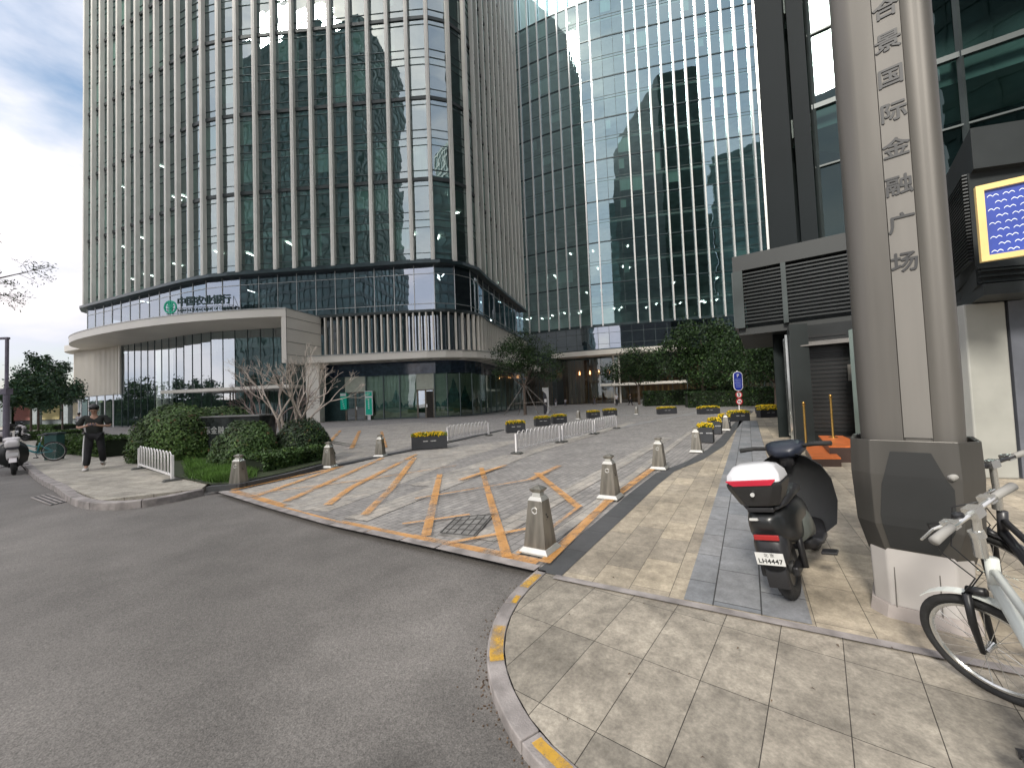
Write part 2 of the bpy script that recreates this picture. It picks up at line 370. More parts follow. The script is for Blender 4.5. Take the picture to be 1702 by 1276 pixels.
# a dusty pale drift beside the kerb and a darker oil spot
def spot(center, r0, r1, stretch, lo, hi, prev):
    mpn = N(t, 'ShaderNodeMapping'); mpn.inputs['Location'].default_value = (-center[0] * stretch[0], -center[1] * stretch[1], 0); mpn.inputs['Scale'].default_value = (*stretch, 0)
    t.links.new(tcn.outputs['Object'], mpn.inputs[0])
    ln = N(t, 'ShaderNodeVectorMath', operation='LENGTH'); t.links.new(mpn.outputs[0], ln.inputs[0])
    nn = N(t, 'ShaderNodeTexNoise'); nn.inputs['Scale'].default_value = 2.5; nn.inputs['Detail'].default_value = 6; t.links.new(tcn.outputs['Object'], nn.inputs['Vector'])
    ma = N(t, 'ShaderNodeMath', operation='MULTIPLY_ADD'); t.links.new(nn.outputs['Fac'], ma.inputs[0]); ma.inputs[1].default_value = 1.1; t.links.new(ln.outputs['Value'], ma.inputs[2])
    mr_ = N(t, 'ShaderNodeMapRange'); mr_.inputs['From Min'].default_value = r0 + 0.5; mr_.inputs['From Max'].default_value = r1 + 0.6; mr_.inputs['To Min'].default_value = lo; mr_.inputs['To Max'].default_value = hi
    t.links.new(ma.outputs[0], mr_.inputs['Value']); vm_ = N(t, 'ShaderNodeVectorMath', operation='SCALE'); t.links.new(prev, vm_.inputs[0]); t.links.new(mr_.outputs[0], vm_.inputs['Scale']); return vm_.outputs[0]
prev = spot((-0.75, 2.75), 0.0, 0.9, (1.2, 0.8), 1.7, 1.0, prev)
prev = spot((-0.55, 1.72), 0.0, 0.28, (1.5, 2.0), 0.55, 1.0, prev)
t.links.new(prev, b.inputs['Base Color'])
n = N(t, 'ShaderNodeTexNoise'); n.inputs['Scale'].default_value = 110; n.inputs['Detail'].default_value = 3; t.links.new(tcn.outputs['Object'], n.inputs['Vector'])
bp = N(t, 'ShaderNodeBump'); bp.inputs['Strength'].default_value = 0.7; bp.inputs['Distance'].default_value = 0.006; t.links.new(n.outputs['Fac'], bp.inputs['Height']); t.links.new(bp.outputs[0], b.inputs['Normal'])
sheet('ground', [(-1500, -1500), (1500, -1500), (1500, 1500), (-1500, 1500)], ZA, ASPH)
AP = math.atan2(0.84, 0.54)   # direction the plaza paving runs
PLAZA_M = tile_mat('plaza_paver', (0.26, 0.245, 0.235), (0.34, 0.32, 0.30), (0.14, 0.135, 0.13), 0.2, 0.1, -AP, 0.5, 0.006, stain=0.8)
PALE_M = tile_mat('pale_paver', (0.45, 0.41, 0.36), (0.35, 0.33, 0.305), (0.19, 0.18, 0.165), 0.3, 0.15, -AP, 0.5, 0.006, stain=1.0)
TILE_M = tile_mat('beige_tile', (0.47, 0.40, 0.30), (0.31, 0.27, 0.215), (0.10, 0.085, 0.065), 0.58, 0.29, -math.atan2(0.86, 0.51), 0.5, 0.0022, stain=1.2)
TILE2_M = tile_mat('corner_tile', (0.40, 0.355, 0.29), (0.26, 0.235, 0.195), (0.05, 0.042, 0.034), 0.60, 0.30, -math.atan2(0.79, 0.61), 0.0, 0.0022, stain=1.45, loc=(0.16, 0.03))
BLUE_M = tile_mat('bluegrey_tile', (0.20, 0.21, 0.225), (0.27, 0.27, 0.275), (0.06, 0.06, 0.06), 0.58, 0.29, -math.atan2(0.86, 0.51), 0.5, 0.005, stain=0.9)
KERB_M = mat('kerb_granite', (0.27, 0.245, 0.235), 0.8, 0, 0.3, 6, bump=0.4, bscale=120, detail=8)
DARKS_M = tile_mat('dark_strip_stone', (0.065, 0.067, 0.07), (0.08, 0.08, 0.083), (0.03, 0.03, 0.03), 0.6, 0.5, -AP, 0, 0.004, stain=0.5)
ORANGE = worn_paint('worn_orange_paint', (0.74, 0.37, 0.11), 0.80, 3.0)
YELLOW = worn_paint('worn_yellow_paint', (0.75, 0.42, 0.02), 0.66, 9)
# plaza: everything beyond the orange line
front = [G(*p) for p in ((368, 818), (455, 845), (551, 872), (610, 885), (669, 898), (728, 911), (893, 948))]
plaza = front + [(0.5, 3.3), (3.0, 3.0), (30, 12), (60, 60), (60, 100), (-20, 100), (-70, 62), (-70, 46), (-40, 30), (-12, 13)]
sheet('plaza', plaza, 0.0, PLAZA_M)
ZQ = 0.0
def wrect(name, a, b, w, z, m, label=None):
    """strip on the ground from a to b"""
    global ZQ
    ZQ += 0.00025; z += ZQ
    a = np.array(a); b = np.array(b); d = (b - a) / np.hypot(*(b - a)); n_ = np.array([-d[1], d[0]]) * w / 2
    return sheet(name, [tuple(a - n_), tuple(b - n_), tuple(b + n_), tuple(a + n_)], z, m, label)
u = np.array([0.54, 0.84])
# pale field along the left kerb of the drive and pale bands
sheet('paving', [G(400, 815), G(478, 846), G(545, 850), G(690, 795), G(760, 765), G(880, 728), G(640, 757), G(541, 783)], 0.004, PALE_M)
sheet('paving', [G(540, 712), G(545, 745), G(545, 772), G(640, 752), G(740, 726), G(820, 708), G(690, 702)], 0.004, PALE_M)
for (p0, p1, w) in (((590, 864), (880, 752), 0.42), ((800, 897), (1110, 727), 0.32), ((845, 762), (1050, 702), 0.5), ((700, 808), (850, 757), 0.55), ((905, 905), (1150, 716), 0.16)):
    wrect('paving', G(*p0), G(*p1), w, 0.008, PALE_M)
for (p0, p1, w) in (((900, 735), (1250, 668), 0.5), ((1000, 690), (1200, 690), 0.7), ((590, 702), (1020, 676), 1.2)):
    wrect('paving', G(*p0), G(*p1), w, 0.006, mat('grey_band_paver', (0.27, 0.265, 0.26), 0.8, 0, 0.2, 2))
# far raised walk before the bank and the tower beyond
# right-hand sidewalk: upper tiles, stripe, dark strip, corner tiles
stripL = [G(*p) for p in ((893, 950), (1000, 861), (1045, 822), (1090, 787), (1140, 768), (1178, 746), (1197, 728), (1220, 704), (1245, 682))]
stripR = [G(*p) for p in ((932, 960), (1039, 859), (1093, 807), (1121, 784), (1169, 764), (1204, 741), (1232, 703), (1252, 684))]
sheet('kerb_strip', stripL + stripR[::-1], 0.012, DARKS_M)
sepA, sepB = np.array(G(932, 960)), np.array(G(1567, 1088)); sepd = (sepB - sepA) / np.hypot(*(sepB - sepA)); sepC = sepA + sepd * 6
sheet('sidewalk', stripR + [(14.5, 20.5), (30, 10), (14, 2), tuple(sepC)], 0.008, TILE_M)
st0 = np.array(G(1144, 974)); st1 = np.array([11.1, 19.6]); std = (st1 - st0) / np.hypot(*(st1 - st0)); sn = np.array([std[1], -std[0]])
q0 = st0 - std * 0.12
def on_sep(q):
    A_ = np.array([[sepd[0], -std[0]], [sepd[1], -std[1]]]); t_ = np.linalg.solve(A_, np.array(q) - sepA); return sepA + sepd * t_[0] + std * 0.03
sheet('sidewalk', [tuple(on_sep(st0)), tuple(st1), tuple(st1 + sn * 0.75), tuple(on_sep(st0 + sn * 0.75))], 0.012, BLUE_M)
wrect('kerb_strip', tuple(sepA - sepd * 0.05 + np.array([-0.01, -0.03])), tuple(sepC + np.array([-0.02, -0.05])), 0.075, 0.016, KERB_M)
KP = Path([G(*p) for p in ((893, 947), (850, 985), (820, 1030), (808, 1080), (812, 1130), (840, 1200), (895, 1276))] + [(0.5, 1.2), (1.4, 0.45), (3.2, -0.8), (8, -4)], 1)
inner = [KP.at(KP.L * k / 60, -0.105)[0] for k in range(61)]
outer = [KP.at(KP.L * k / 60, 0)[0] for k in range(61)]
def side_sign():
    a = np.array(KP.at(1.0, -0.105)[0]); return a[0] > KP.at(1.0, 0)[0][0]
if not side_sign(): inner = [KP.at(KP.L * k / 60, 0.105)[0] for k in range(61)]
IO = -0.105 if side_sign() else 0.105
sheet('sidewalk', inner + [(14, -4), (14, 2), tuple(sepC), tuple(sepA)], 0.006, TILE2_M)
# kerb stones round the corner, each its own block
nk = 14; seg_l = 0.62
k = 0; s0 = 0.0; stones = 0
while s0 < min(KP.L, 9.0):
    s1 = min(s0 + seg_l, KP.L - 0.01); mb = MB(); strip(mb, KP, s0 + 0.004, s1 - 0.004, min(0, IO + (0.004 if IO < 0 else -0.004)), max(0, IO + (0.004 if IO < 0 else -0.004)), -0.12, 0.012, 0.1)
    o = mb.build('kerb_stone', KERB_M, bevel=0.006, fixn=True); tag(o, kind='structure'); s0 += seg_l; stones += 1
def kerb_paint(sa, sb, f0, f1):
    mb = MB(); nn = 8
    pa = [KP.at(sa + (sb - sa) * i / nn, IO * f0)[0] for i in range(nn + 1)]; pb = [KP.at(sa + (sb - sa) * i / nn, IO * f1)[0] for i in range(nn + 1)]
    sheet('kerb_marking', pa + pb[::-1], 0.017, YELLOW)
kerb_paint(0.93, 1.30, 0.15, 0.92); kerb_paint(0.1, 0.36, 0.2, 0.9); kerb_paint(1.9, 2.1, 0.3, 0.8); kerb_paint(2.25, 2.35, 0.2, 0.6); kerb_paint(0.5, 0.62, 0.5, 0.9)
# orange markings
def mark(a, b, w, z=0.016, m=ORANGE): return wrect('road_marking', G(*a), G(*b), w, z, m)
fr = [G(*p) for p in ((372, 820), (455, 846), (551, 873), (669, 899), (885, 945))]
for a, b_, w in zip(fr[:-1], fr[1:], (0.20, 0.11, 0.15, 0.17)):
    a = np.array(a); b_ = np.array(b_); d = (b_ - a) / np.hypot(*(b_ - a)); nrm = np.array([-d[1], d[0]]); nrm = nrm if nrm[1] > 0 else -nrm
    wrect('road_marking', tuple(a + nrm * (w / 2 + 0.015)), tuple(b_ + nrm * (w / 2 + 0.015)), w, 0.016, ORANGE)
for i, (a, b_, w) in enumerate((((385, 816), (570, 776), .12), ((419, 828), (564, 777), .13), ((475, 835), (636, 762), .13), ((544, 841), (583, 812), .13), ((583, 812), (692, 756), .13), ((606, 858), (649, 815), .12),
        ((649, 815), (689, 762), .13), ((708, 894), (731, 790), .11), ((843, 930), (800, 779), .10), ((406, 824), (600, 800), .06), ((600, 800), (760, 775), .06),
        ((735, 908), (900, 878), .07), ((669, 874), (781, 858), .06), ((905, 940), (1008, 838), .11), ((1008, 838), (1086, 780), .13), ((892, 788), (962, 846), .12), ((860, 925), (962, 846), .05),
        ((765, 800), (840, 775), .12), ((880, 800), (930, 776), .12), ((584, 747), (598, 716), .16), ((641, 745), (634, 718), .14), ((548, 735), (566, 716), .16), ((690, 832), (880, 800), .05))):
    mark(a, b_, w, 0.020 + 0.0004 * i)
# granite edging along the road side of the drive
for i in range(len(front) - 1):
    a, b_ = np.array(front[i]), np.array(front[i + 1]); d = (b_ - a) / np.hypot(*(b_ - a)); wrect('kerb_strip', tuple(a + d * .02), tuple(b_), 0.12, 0.011 + 0.0005 * i, KERB_M)
# manhole cover in the drive
mc = [G(*p) for p in ((728, 890), (757, 862), (822, 856), (788, 896))]
mbm = MB(); mbm.prism([tuple(p) for p in mc], 0.0, 0.024)
root = tag(mbm.build('manhole_cover', mat('manhole_iron', (0.22, 0.21, 0.20), 0.6, 0.2, 0.3, 8), fixn=True), 'square paver-filled manhole cover set in the driveway near the orange markings', 'manhole cover')
cen = np.mean(mc, axis=0)
mb = MB()
for k in range(4):
    a = np.array(mc[k]); b_ = np.array(mc[(k + 1) % 4]); mb.beam((*(cen + (a - cen) * .92), .027), (*(cen + (b_ - cen) * .92), .027), 0.012, 0.008)
for k in range(1, 5):
    a = np.array(mc[0]) * (1 - k / 5) + np.array(mc[3]) * k / 5; b_ = np.array(mc[1]) * (1 - k / 5) + np.array(mc[2]) * k / 5; mb.beam((*(a + (b_ - a) * .08), .0265), (*(b_ - (b_ - a) * .08), .0265), 0.008, 0.007)
for k in range(1, 4):
    a = np.array(mc[0]) * (1 - k / 4) + np.array(mc[1]) * k / 4; b_ = np.array(mc[3]) * (1 - k / 4) + np.array(mc[2]) * k / 4; mb.beam((*(a + (b_ - a) * .08), .0258), (*(b_ - (b_ - a) * .08), .0258), 0.008, 0.007)
mb.build('rim', mat('groove_dark', (0.07, 0.068, 0.065), 0.9), root)
# left sidewalk, raised, with kerb
ZS = 0.06
lk = [(-85, 60)] + [G(*p, ZS) for p in ((-60, 728), (20, 750), (36, 770), (64, 796), (93, 808), (110, 824), (130, 833), (160, 837), (210, 836), (280, 826), (345, 812))]
LW_M = tile_mat('sidewalk_tile', (0.47, 0.43, 0.36), (0.38, 0.35, 0.30), (0.20, 0.18, 0.15), 0.6, 0.3, -R(160), 0.5, 0.006, stain=1.2)
back = [G(*p, ZS) for p in ((350, 800), (290, 770), (200, 742), (120, 722), (70, 712))] + [(-95, 75)]
LKP = Path(lk, 2)
ins = [LKP.at(LKP.L * i / 50, -0.16)[0] for i in range(51)]
c0 = LKP.at(LKP.L * .5, -0.16)[0]; c1 = LKP.at(LKP.L * .5, 0)[0]
LIO = -0.16 if c0[1] > c1[1] else 0.16
ins = [LKP.at(LKP.L * i / 50, LIO)[0] for i in range(51)]
sheet('sidewalk', ins + back, ZS, LW_M, thick=0.1)
s0 = 0
while s0 < LKP.L - 0.3:
    mb = MB(); strip(mb, LKP, s0 + 0.005, min(s0 + 0.9, LKP.L - 0.01) - 0.005, min(0, LIO), max(0, LIO), ZA - 0.08, ZS + 0.01, 0.2)
    tag(mb.build('kerb_stone', KERB_M, bevel=0.01, fixn=True), kind='structure'); s0 += 0.9
# storm drain
dr = [G(*p, ZA) for p in ((52, 827), (78, 822), (112, 834), (85, 840))]
o = sheet('storm_drain', dr, ZA + 0.004, mat('drain_iron', (0.03, 0.03, 0.03), 0.7), None, kind=None); tag(o, 'dark iron storm drain grate in the road beside the left kerb', 'drain')
mb = MB(); a, b_, c, d = [np.array(p) for p in dr]
for k in range(4):
    f_ = k / 3; mb.beam((*(a + (b_ - a) * f_), ZA + .012), (*(d + (c - d) * f_), ZA + .012), 0.03, 0.01)
mb.build('grate_bar', KERB_M, o)
# ------------------------------------------------------------------ facade machinery
def facade(root, path, s0, s1, z0, rows, rowh, module, glass, fin, fmat, bandm, win_budget, skip_fins=(), band_h=0.35, win_name='window', top=None, ztr=(0.9, 3.5, 4.25, 5.1, 7.7), mullm=None, tilt=0.004, fin_from=None, subm=1):
    nb = int(round((s1 - s0) / module)); mod = (s1 - s0) / nb
    mullm = mullm or MULL
    rest = MB(); cnt = 0
    order = [(r_, k) for r_ in range(rows) for k in range(nb)]
    for (r_, k) in order:
        a = path.at(s0 + k * mod); b_ = path.at(s0 + (k + 1) * mod); za, zb = z0 + r_ * rowh, z0 + (r_ + 1) * rowh
        mb = rest if cnt >= win_budget else MB()
        pa, pb = np.array(a[0]), np.array(b_[0]); n_ = np.array(a[2]); t_ = (pb - pa) / np.hypot(*(pb - pa)); n_ = np.array([t_[1], -t_[0]])
        zs = [za] + [za + q for q in ztr if za + q < zb - 0.2] + [zb]
        for i in range(len(zs) - 1):     # each pane very slightly out of true, as real glazing is
            j = rng.normal(0, tilt, 4)
            mb.quad((*(pa + n_ * j[0]), zs[i]), (*(pb + n_ * j[1]), zs[i]), (*(pb + n_ * (j[1] + j[2])), zs[i + 1]), (*(pa + n_ * (j[0] + j[2])), zs[i + 1]), 0)
        for z_ in zs[1:-1]: mb.beam((*(pa + n_ * .02), z_), (*(pb + n_ * .02), z_), 0.07, 0.05, 1)
        mb.beam((*(pa + n_ * .02 + t_ * .03), za), (*(pa + n_ * .02 + t_ * .03), zb), 0.06, 0.07, 1)
        if mb is not rest: mb.build(win_name, [glass, mullm], root, world=True)
        cnt += 1
    if rest.v:
        o = rest.build(win_name, [glass, mullm], root, world=True)
        o['kind'] = 'stuff'
    for r_ in range(rows + 1):
        mb = MB(); z_ = z0 + r_ * rowh; strip(mb, path, s0, s1, -0.3, 0.10 if fin else 0.2, z_ - band_h / 2, z_ + band_h / 2, mod, 0); mb.build('spandrel_band', bandm, root, world=True)
    if fin:
        fw, fd = fin
        for k in range(nb + 1):
            if k in skip_fins: continue
            (x, y), t_, n_ = path.at(s0 + k * mod); mb = MB(); ang = math.atan2(t_[1], t_[0])
            zt = top or (z0 + rows * rowh)
            mb.box((x + n_[0] * (fd / 2 + .02), y + n_[1] * (fd / 2 + .02), (z0 - 0.1 + zt) / 2), (fw, fd, zt - z0 + 0.2), ang)
            # joints and a small reveal on the face
            mb.box((x + n_[0] * (fd + .03), y + n_[1] * (fd + .03), (z0 + zt) / 2), (fw * 0.3, 0.03, zt - z0), ang)
            mb.build('facade_fin', fmat, root, world=True)
def interior(root, path, s0, s1, z0, z1, storey, depth=6.0, lights=0, blinds=0, module=2.0, corem=None, lsize=(1.0, 0.08), blindm=None, bz=(0.4, 1.0)):
    mb = MB(); strip(mb, path, s0, s1, -depth - 0.2, -depth, z0, z1, 4); mb.build('core_wall', corem or CORE, root, world=True)
    z = z0; i = 0
    while z <= z1 + 0.1:
        mb = MB(); strip(mb, path, s0, s1, -depth, -0.32, z - 0.45, z + 0.12, 3); mb.build('floor_slab', SLAB, root, world=True); z += storey; i += 1
    ns = int((z1 - z0) / storey)
    for k in range(lights):
        t = s0 + (s1 - s0) * random.random(); fl = random.choice([0, 0, 0, 1, 1, 2, 3][:max(1, min(7, ns + 3))]) if ns else 0; o_ = -1.2 - 3 * random.random()
        fl = min(fl, ns - 1); (x, y), t_, n_ = path.at(t, o_); z_ = z0 + storey * (fl + 1) - 0.55
        mb = MB(); mb.box((x, y, z_), (lsize[0], lsize[1], 0.05), math.atan2(n_[1], n_[0])); mb.build('ceiling_light', LIGHTW, root, world=True)
    nb = int((s1 - s0) / module)
    for k in range(blinds):
        b0 = random.randrange(nb); fl = random.randrange(max(1, ns)); m0 = (s1 - s0) / nb
        (x, y), _, n_ = path.at(s0 + (b0 + 0.04) * m0, -0.34); (x2, y2), _, _ = path.at(s0 + (b0 + random.choice([0.5, .96, .96])) * m0, -0.34)
        zt = z0 + storey * (fl + 1) - 0.45; zb = zt - (storey - 0.6) * random.uniform(*bz)
        mb = MB(); mb.quad((x, y, zb), (x2, y2, zb), (x2, y2, zt), (x, y, zt)); mb.quad((x, y, zb), (x, y, zt), (x - n_[0] * .02, y - n_[1] * .02, zt), (x - n_[0] * .02, y - n_[1] * .02, zb))
        mb.build('window_blind', blindm or BLIND, root, world=True)
# ------------------------------------------------------------------ building A: bank tower
A = thing('bank_tower', 'tall office tower with beige vertical fins, bank sign and cream entrance canopy at left', 'building', (-20, 45, 0))
arc = [(-7.6 + 4.3 * math.sin(a), 43.3 - 4.3 * math.cos(a)) for a in [R(x) for x in range(0, 84, 8)]]
PA = Path([(-56.6, 62), (-56.3, 54), (-55.6, 51.9), (-54.2, 50.6), (-34.6, 42.2), (-31.2, 41.0), (-28, 40.55)] + arc + [(-3.25, 43.8), (2.15, 62.5)], 0)
sL = 0; sR = PA.L
facade(A, PA, 0, PA.L, 15.5, 5, 8.4, 2.02, GLASS, (0.36, 0.44), STONE, DKMET, 96, top=96)
# the plain upper part, out of the picture
mb = MB(); strip(mb, PA, 0, PA.L, -6, -0.4, 57.5, 96, 2); mb.build('upper_wall', GLASSB, A, world=True)
interior(A, PA, 11, PA.L - 2, 15.5, 57.5, 4.2, 7, lights=18, blinds=110, module=2.02)
# return and back so the tower is a closed volume
mb = MB(); mb.prism([(-49.5, 58), (-24, 49), (-9, 50), (-3, 68), (-3, 90), (-48, 90)], 0, 96); mb.build('core', CORE, A, world=True)
mb = MB(); mb.prism([(-56.6, 62), (-49, 58), (-48, 90), (-56, 90)], 0.0, 96); mb.prism([(2.15, 62.5), (2.4, 90), (-3, 90), (-3, 63)], 0, 96); mb.build('rear_wall', STONE, A, world=True, fixn=True)
# dark glass band below the fins
facade(A, PA, 6, PA.L, 10.4, 1, 5.1, 2.02, GLASSD, None, None, DKBLUE, 99, band_h=0.5, win_name='band_window', ztr=(0.9, 3.9), mullm=MULLP)
interior(A, PA, 11, PA.L - 2, 10.4, 15.5, 5.1, 5, lights=5, blinds=8, module=2.02)
mb = MB(); strip(mb, PA, 0, PA.L, -0.3, 0.75, 15.15, 15.45, 2); mb.build('fin_ledge', DKBLUE, A, world=True)
# gallery with its close-set pale fins, x > -18.7
sG = PA.s_px(533); sRR = PA.L
facade(A, PA, sG, sRR, 6.3, 1, 4.1, 2.02, GLASSD, None, None, DKBLUE, 40, band_h=0.3, win_name='gallery_window', ztr=(), mullm=MULL)
mb = MB(); strip(mb, PA, sG, sRR, 0.0, 0.75, 10.3, 10.55, 1); mb.build('gallery_rail', DKMET, A, world=True)
nG = int((sRR - sG) / 0.64)
for k in range(min(nG, 99)):
    (x, y), t_, n_ = PA.at(sG + 0.3 + k * 0.64, 0.55); mb = MB(); mb.box((x, y, 8.35), (0.13, 0.32, 3.95), math.atan2(t_[1], t_[0])); mb.build('gallery_fin', CREAM, A, world=True)
interior(A, PA, sG, sRR - 2, 6.3, 10.4, 4.1, 4, lights=0, blinds=18, module=2.02, bz=(.8, 1.0))
# lower canopy slab right of the portal, curving round the corner
mb = MB(); strip(mb, PA, sG - 1.2, sRR, 0.05, 2.5, 5.62, 6.28, 1); mb.build('canopy_slab', CREAM, A, world=True, bevel=0.03)
mb = MB(); strip(mb, PA, sG - 1.0, sRR, 2.38, 2.56, 6.26, 6.33, 1); mb.build('canopy_trim', MULLP, A, world=True)
for k in range(15):
    t = sG + 0.6 + k * 1.95
    mb = MB(); strip(mb, PA, t, t + 1.45, 0.9, 2.1, 5.585, 5.615, 0.7); mb.build('soffit_panel', mat('soffit_panel', (0.75, 0.72, 0.62), 0.15, 0, 0.05), A, world=True)
# soffit underside dark lip + ground floor header
mb = MB(); strip(mb, PA, sG, sRR, -0.25, 0.12, 4.35, 5.6, 1.5); mb.build('header_panel', mat('navy_glass_panel', (0.03, 0.045, 0.07), 0.06, 0.1, 0.3), A, world=True)
# ground-floor storefront
sD0 = PA.s_px(538); sW0 = PA.s_px(573); dz = 0.0
mb = MB()
for k in range(24): strip(mb, PA, sD0, sW0, 0.0, 0.10, 0.05 + k * 0.18, 0.05 + k * 0.18 + 0.11, 4)
strip(mb, PA, sD0, sW0, -0.15, 0.02, 0.0, 4.35, 4); mb.build('louvre_wall', mat('dark_teal_slat', (0.025, 0.06, 0.06), 0.4, 0.2, 0.2), A, world=True)
pxs = [573, 608, 637, 664, 692, 722, 743, 764, 784, 798, 807, 815]
sx = [PA.s_px(p) for p in pxs] + [PA.s_px(815) + 2 * k for k in range(1, 9)]
doorm = mat('door_bronze', (0.14, 0.125, 0.10), 0.35, 0.5, 0.15)
for i in range(len(sx) - 1):
    (x0, y0), t_, n_ = PA.at(sx[i]); (x1, y1), _, _ = PA.at(sx[i + 1] if sx[i + 1] < PA.L else PA.L)
    if abs(x1 - x0) + abs(y1 - y0) < 0.3: continue
    mb = MB(); door = i in (0, 4)
    if door:
        mb.beam((x0, y0, 2.75), (x1, y1, 2.75), 0.12, 0.12, 1); mb.quad((x0, y0, 2.8), (x1, y1, 2.8), (x1, y1, 4.35), (x0, y0, 4.35), 2)
        for f_ in (0.05, 0.5, 0.95): mb.beam((x0 + (x1 - x0) * f_, y0 + (y1 - y0) * f_, 0), (x0 + (x1 - x0) * f_, y0 + (y1 - y0) * f_, 2.7), 0.16, 0.1, 1)
        for f0, f1 in ((0.05, 0.5), (0.5, 0.95)): mb.quad((x0 + (x1 - x0) * f0, y0 + (y1 - y0) * f0, 0), (x0 + (x1 - x0) * f1, y0 + (y1 - y0) * f1, 0), (x0 + (x1 - x0) * f1, y0 + (y1 - y0) * f1, 2.7), (x0 + (x1 - x0) * f0, y0 + (y1 - y0) * f0, 2.7), 0)
        dd = mb.build('door', [GLASSL, doorm, mat('frosted_panel', (0.50, 0.53, 0.44), 0.35, 0, 0.08)], A, world=True)
        hb = MB(); hx, hy = x0 + (x1 - x0) * .56 + n_[0] * .08, y0 + (y1 - y0) * .56 + n_[1] * .08; hb.box((hx, hy, 1.2), (.10, .05, .3), 0); hb.build('handle', CHROME, dd, loc=A.location)
        if i == 4:   # a folded-back dark opening
            ob = MB(); ob.quad((x0 + (x1 - x0) * .52 + n_[0] * .03, y0 + (y1 - y0) * .52 + n_[1] * .03, 0.02), (x0 + (x1 - x0) * .93 + n_[0] * .03, y0 + (y1 - y0) * .93 + n_[1] * .03, 0.02), (x0 + (x1 - x0) * .93 + n_[0] * .03, y0 + (y1 - y0) * .93 + n_[1] * .03, 2.6), (x0 + (x1 - x0) * .52 + n_[0] * .03, y0 + (y1 - y0) * .52 + n_[1] * .03, 2.6))
            ob.build('door_opening', mat('door_dark', (0.03, 0.025, 0.02), 0.8), dd, loc=A.location)
    else:
        mb.quad((x0, y0, 0.1), (x1, y1, 0.1), (x1, y1, 4.35), (x0, y0, 4.35), 0)
        mb.beam((x0 + n_[0] * .03, y0 + n_[1] * .03, 0), (x0 + n_[0] * .03, y0 + n_[1] * .03, 4.35), 0.09, 0.12, 1); mb.beam((x0, y0, 0.05), (x1, y1, 0.05), 0.1, 0.1, 1)
        mb.build('shop_window', [glass_mat('storefront_glass', (0.80, 0.90, 0.85), 0.10, 0.01), MULL], A, world=True)
# printed mountain film just behind the storefront glass
s0m, s1m = sx[1], PA.s_px(812)
def ridge(t, seed, base, amp):
    v = base
    for q in range(1, 6): v += amp / q * math.sin(t * (0.55 * q) + seed * 3.1 * q + math.sin(seed + q))
    return v
def film(off, fun, m, nm):
    mb = MB(); n_ = 150
    for k in range(n_):
        ta = s0m + (s1m - s0m) * k / n_; tb = s0m + (s1m - s0m) * (k + 1) / n_; a = PA.at(ta, off)[0]; b_ = PA.at(tb, off)[0]
        mb.quad((*a, 0.15), (*b_, 0.15), (*b_, max(.2, fun(tb))), (*a, max(.2, fun(ta))))
    return mb.build(nm, m, A, world=True)
film(-0.20, lambda t: 4.3, mat('film_pale', (0.40, 0.46, 0.38), 0.7, 0, 0.12, 0.6, stretch=(1, 1, 3)), 'window_film')
def peak(t, c, w, h): return h * max(0, 1 - (abs(t - c) / w) ** 0.8)
L1 = lambda t: max(1.5 + 0.25 * math.sin(t * 5) + 0.12 * math.sin(t * 13) + 0.1 * math.sin(t * 31), *[peak(t, s0m + c, w, h) + 0.1 * math.sin(t * 17) for c, w, h in ((0.4, 1.4, 3.0), (3.0, 1.3, 3.1), (5.6, 2.0, 3.4), (5.6, .6, 4.0), (8.9, 1.6, 4.1), (10.2, 1.5, 3.3), (12.6, 1.6, 2.6), (16, 1.5, 2.8))])
L2 = lambda t: 1.35 + 0.35 * math.sin(t * 1.9 + 1) + 0.15 * math.sin(t * 7.3) + 0.08 * math.sin(t * 23)
film(-0.17, L1, mat('film_teal', (0.055, 0.17, 0.15), 0.7, 0, 0.4, 1.5, stretch=(1, 1, 2)), 'window_film')
film(-0.14, L2, mat('film_green', (0.11, 0.22, 0.16), 0.7, 0, 0.35, 1.2, stretch=(1, 1, 3)), 'window_film')
film(-0.11, lambda t: 0.75 + 0.15 * math.sin(t * 2.3), mat('film_low', (0.24, 0.29, 0.17), 0.7, 0, 0.25, 1.2, stretch=(1, 1, 3)), 'window_film')
strip_mb = MB(); strip(strip_mb, PA, sD0, PA.L - 1, -3.2, -3, 0, 5.6, 3); strip_mb.build('core_wall', CORE, A, world=True)
# cream column
mb = MB(); c0 = P(523, 690, 38.0); mb.box((c0[0], 38.2, 2.85), (1.3, 1.0, 5.7), 0.0); mb.build('column', CREAM, A, world=True, bevel=0.03)
# portal canopy
pf = [(-53.2, 50.5), (-52.0, 46.5), (-48, 42.9), (-39.9, 39.0), (-32.3, 36.4), (-26, 35.3), (-21.8, 35.0), (-19.9, 35.1)]
PF = Path(pf, 2)
fp = [PF.at(PF.L * k / 40)[0] for k in range(41)]
bk = [(-18.8, 39.3), (-31.2, 41.3), (-53.4, 51.0)]
mb = MB(); mb.prism(fp + bk, 9.65, 10.36); mb.build('portal_roof', CREAM, A, world=True, fixn=True)
mb = MB(); mb.prism([(x, y - 0.05) for x, y in fp] + [(-18.8, 39.3)], 10.365, 10.44); mb.build('roof_trim', MULLP, A, world=True, fixn=True)
mb = MB(); mb.prism([(-20.35, 35.12), (-19.9, 35.1), (-18.75, 39.1), (-19.2, 39.1)], 5.5, 9.645)
mb.build('portal_side', CREAM, A, world=True, fixn=True)
mb = MB(); dgd = mat('panel_joint', (0.12, 0.11, 0.10), 0.8)
for z_ in (6.25, 7.4, 8.6, 9.62): mb.beam((-19.885, 35.13, z_), (-18.735, 39.08, z_), 0.012, 0.035)
mb.beam((-19.88, 35.09, 5.5), (-19.88, 35.09, 10.3), 0.02, 0.05); mb.build('panel_joint', dgd, A, world=True)
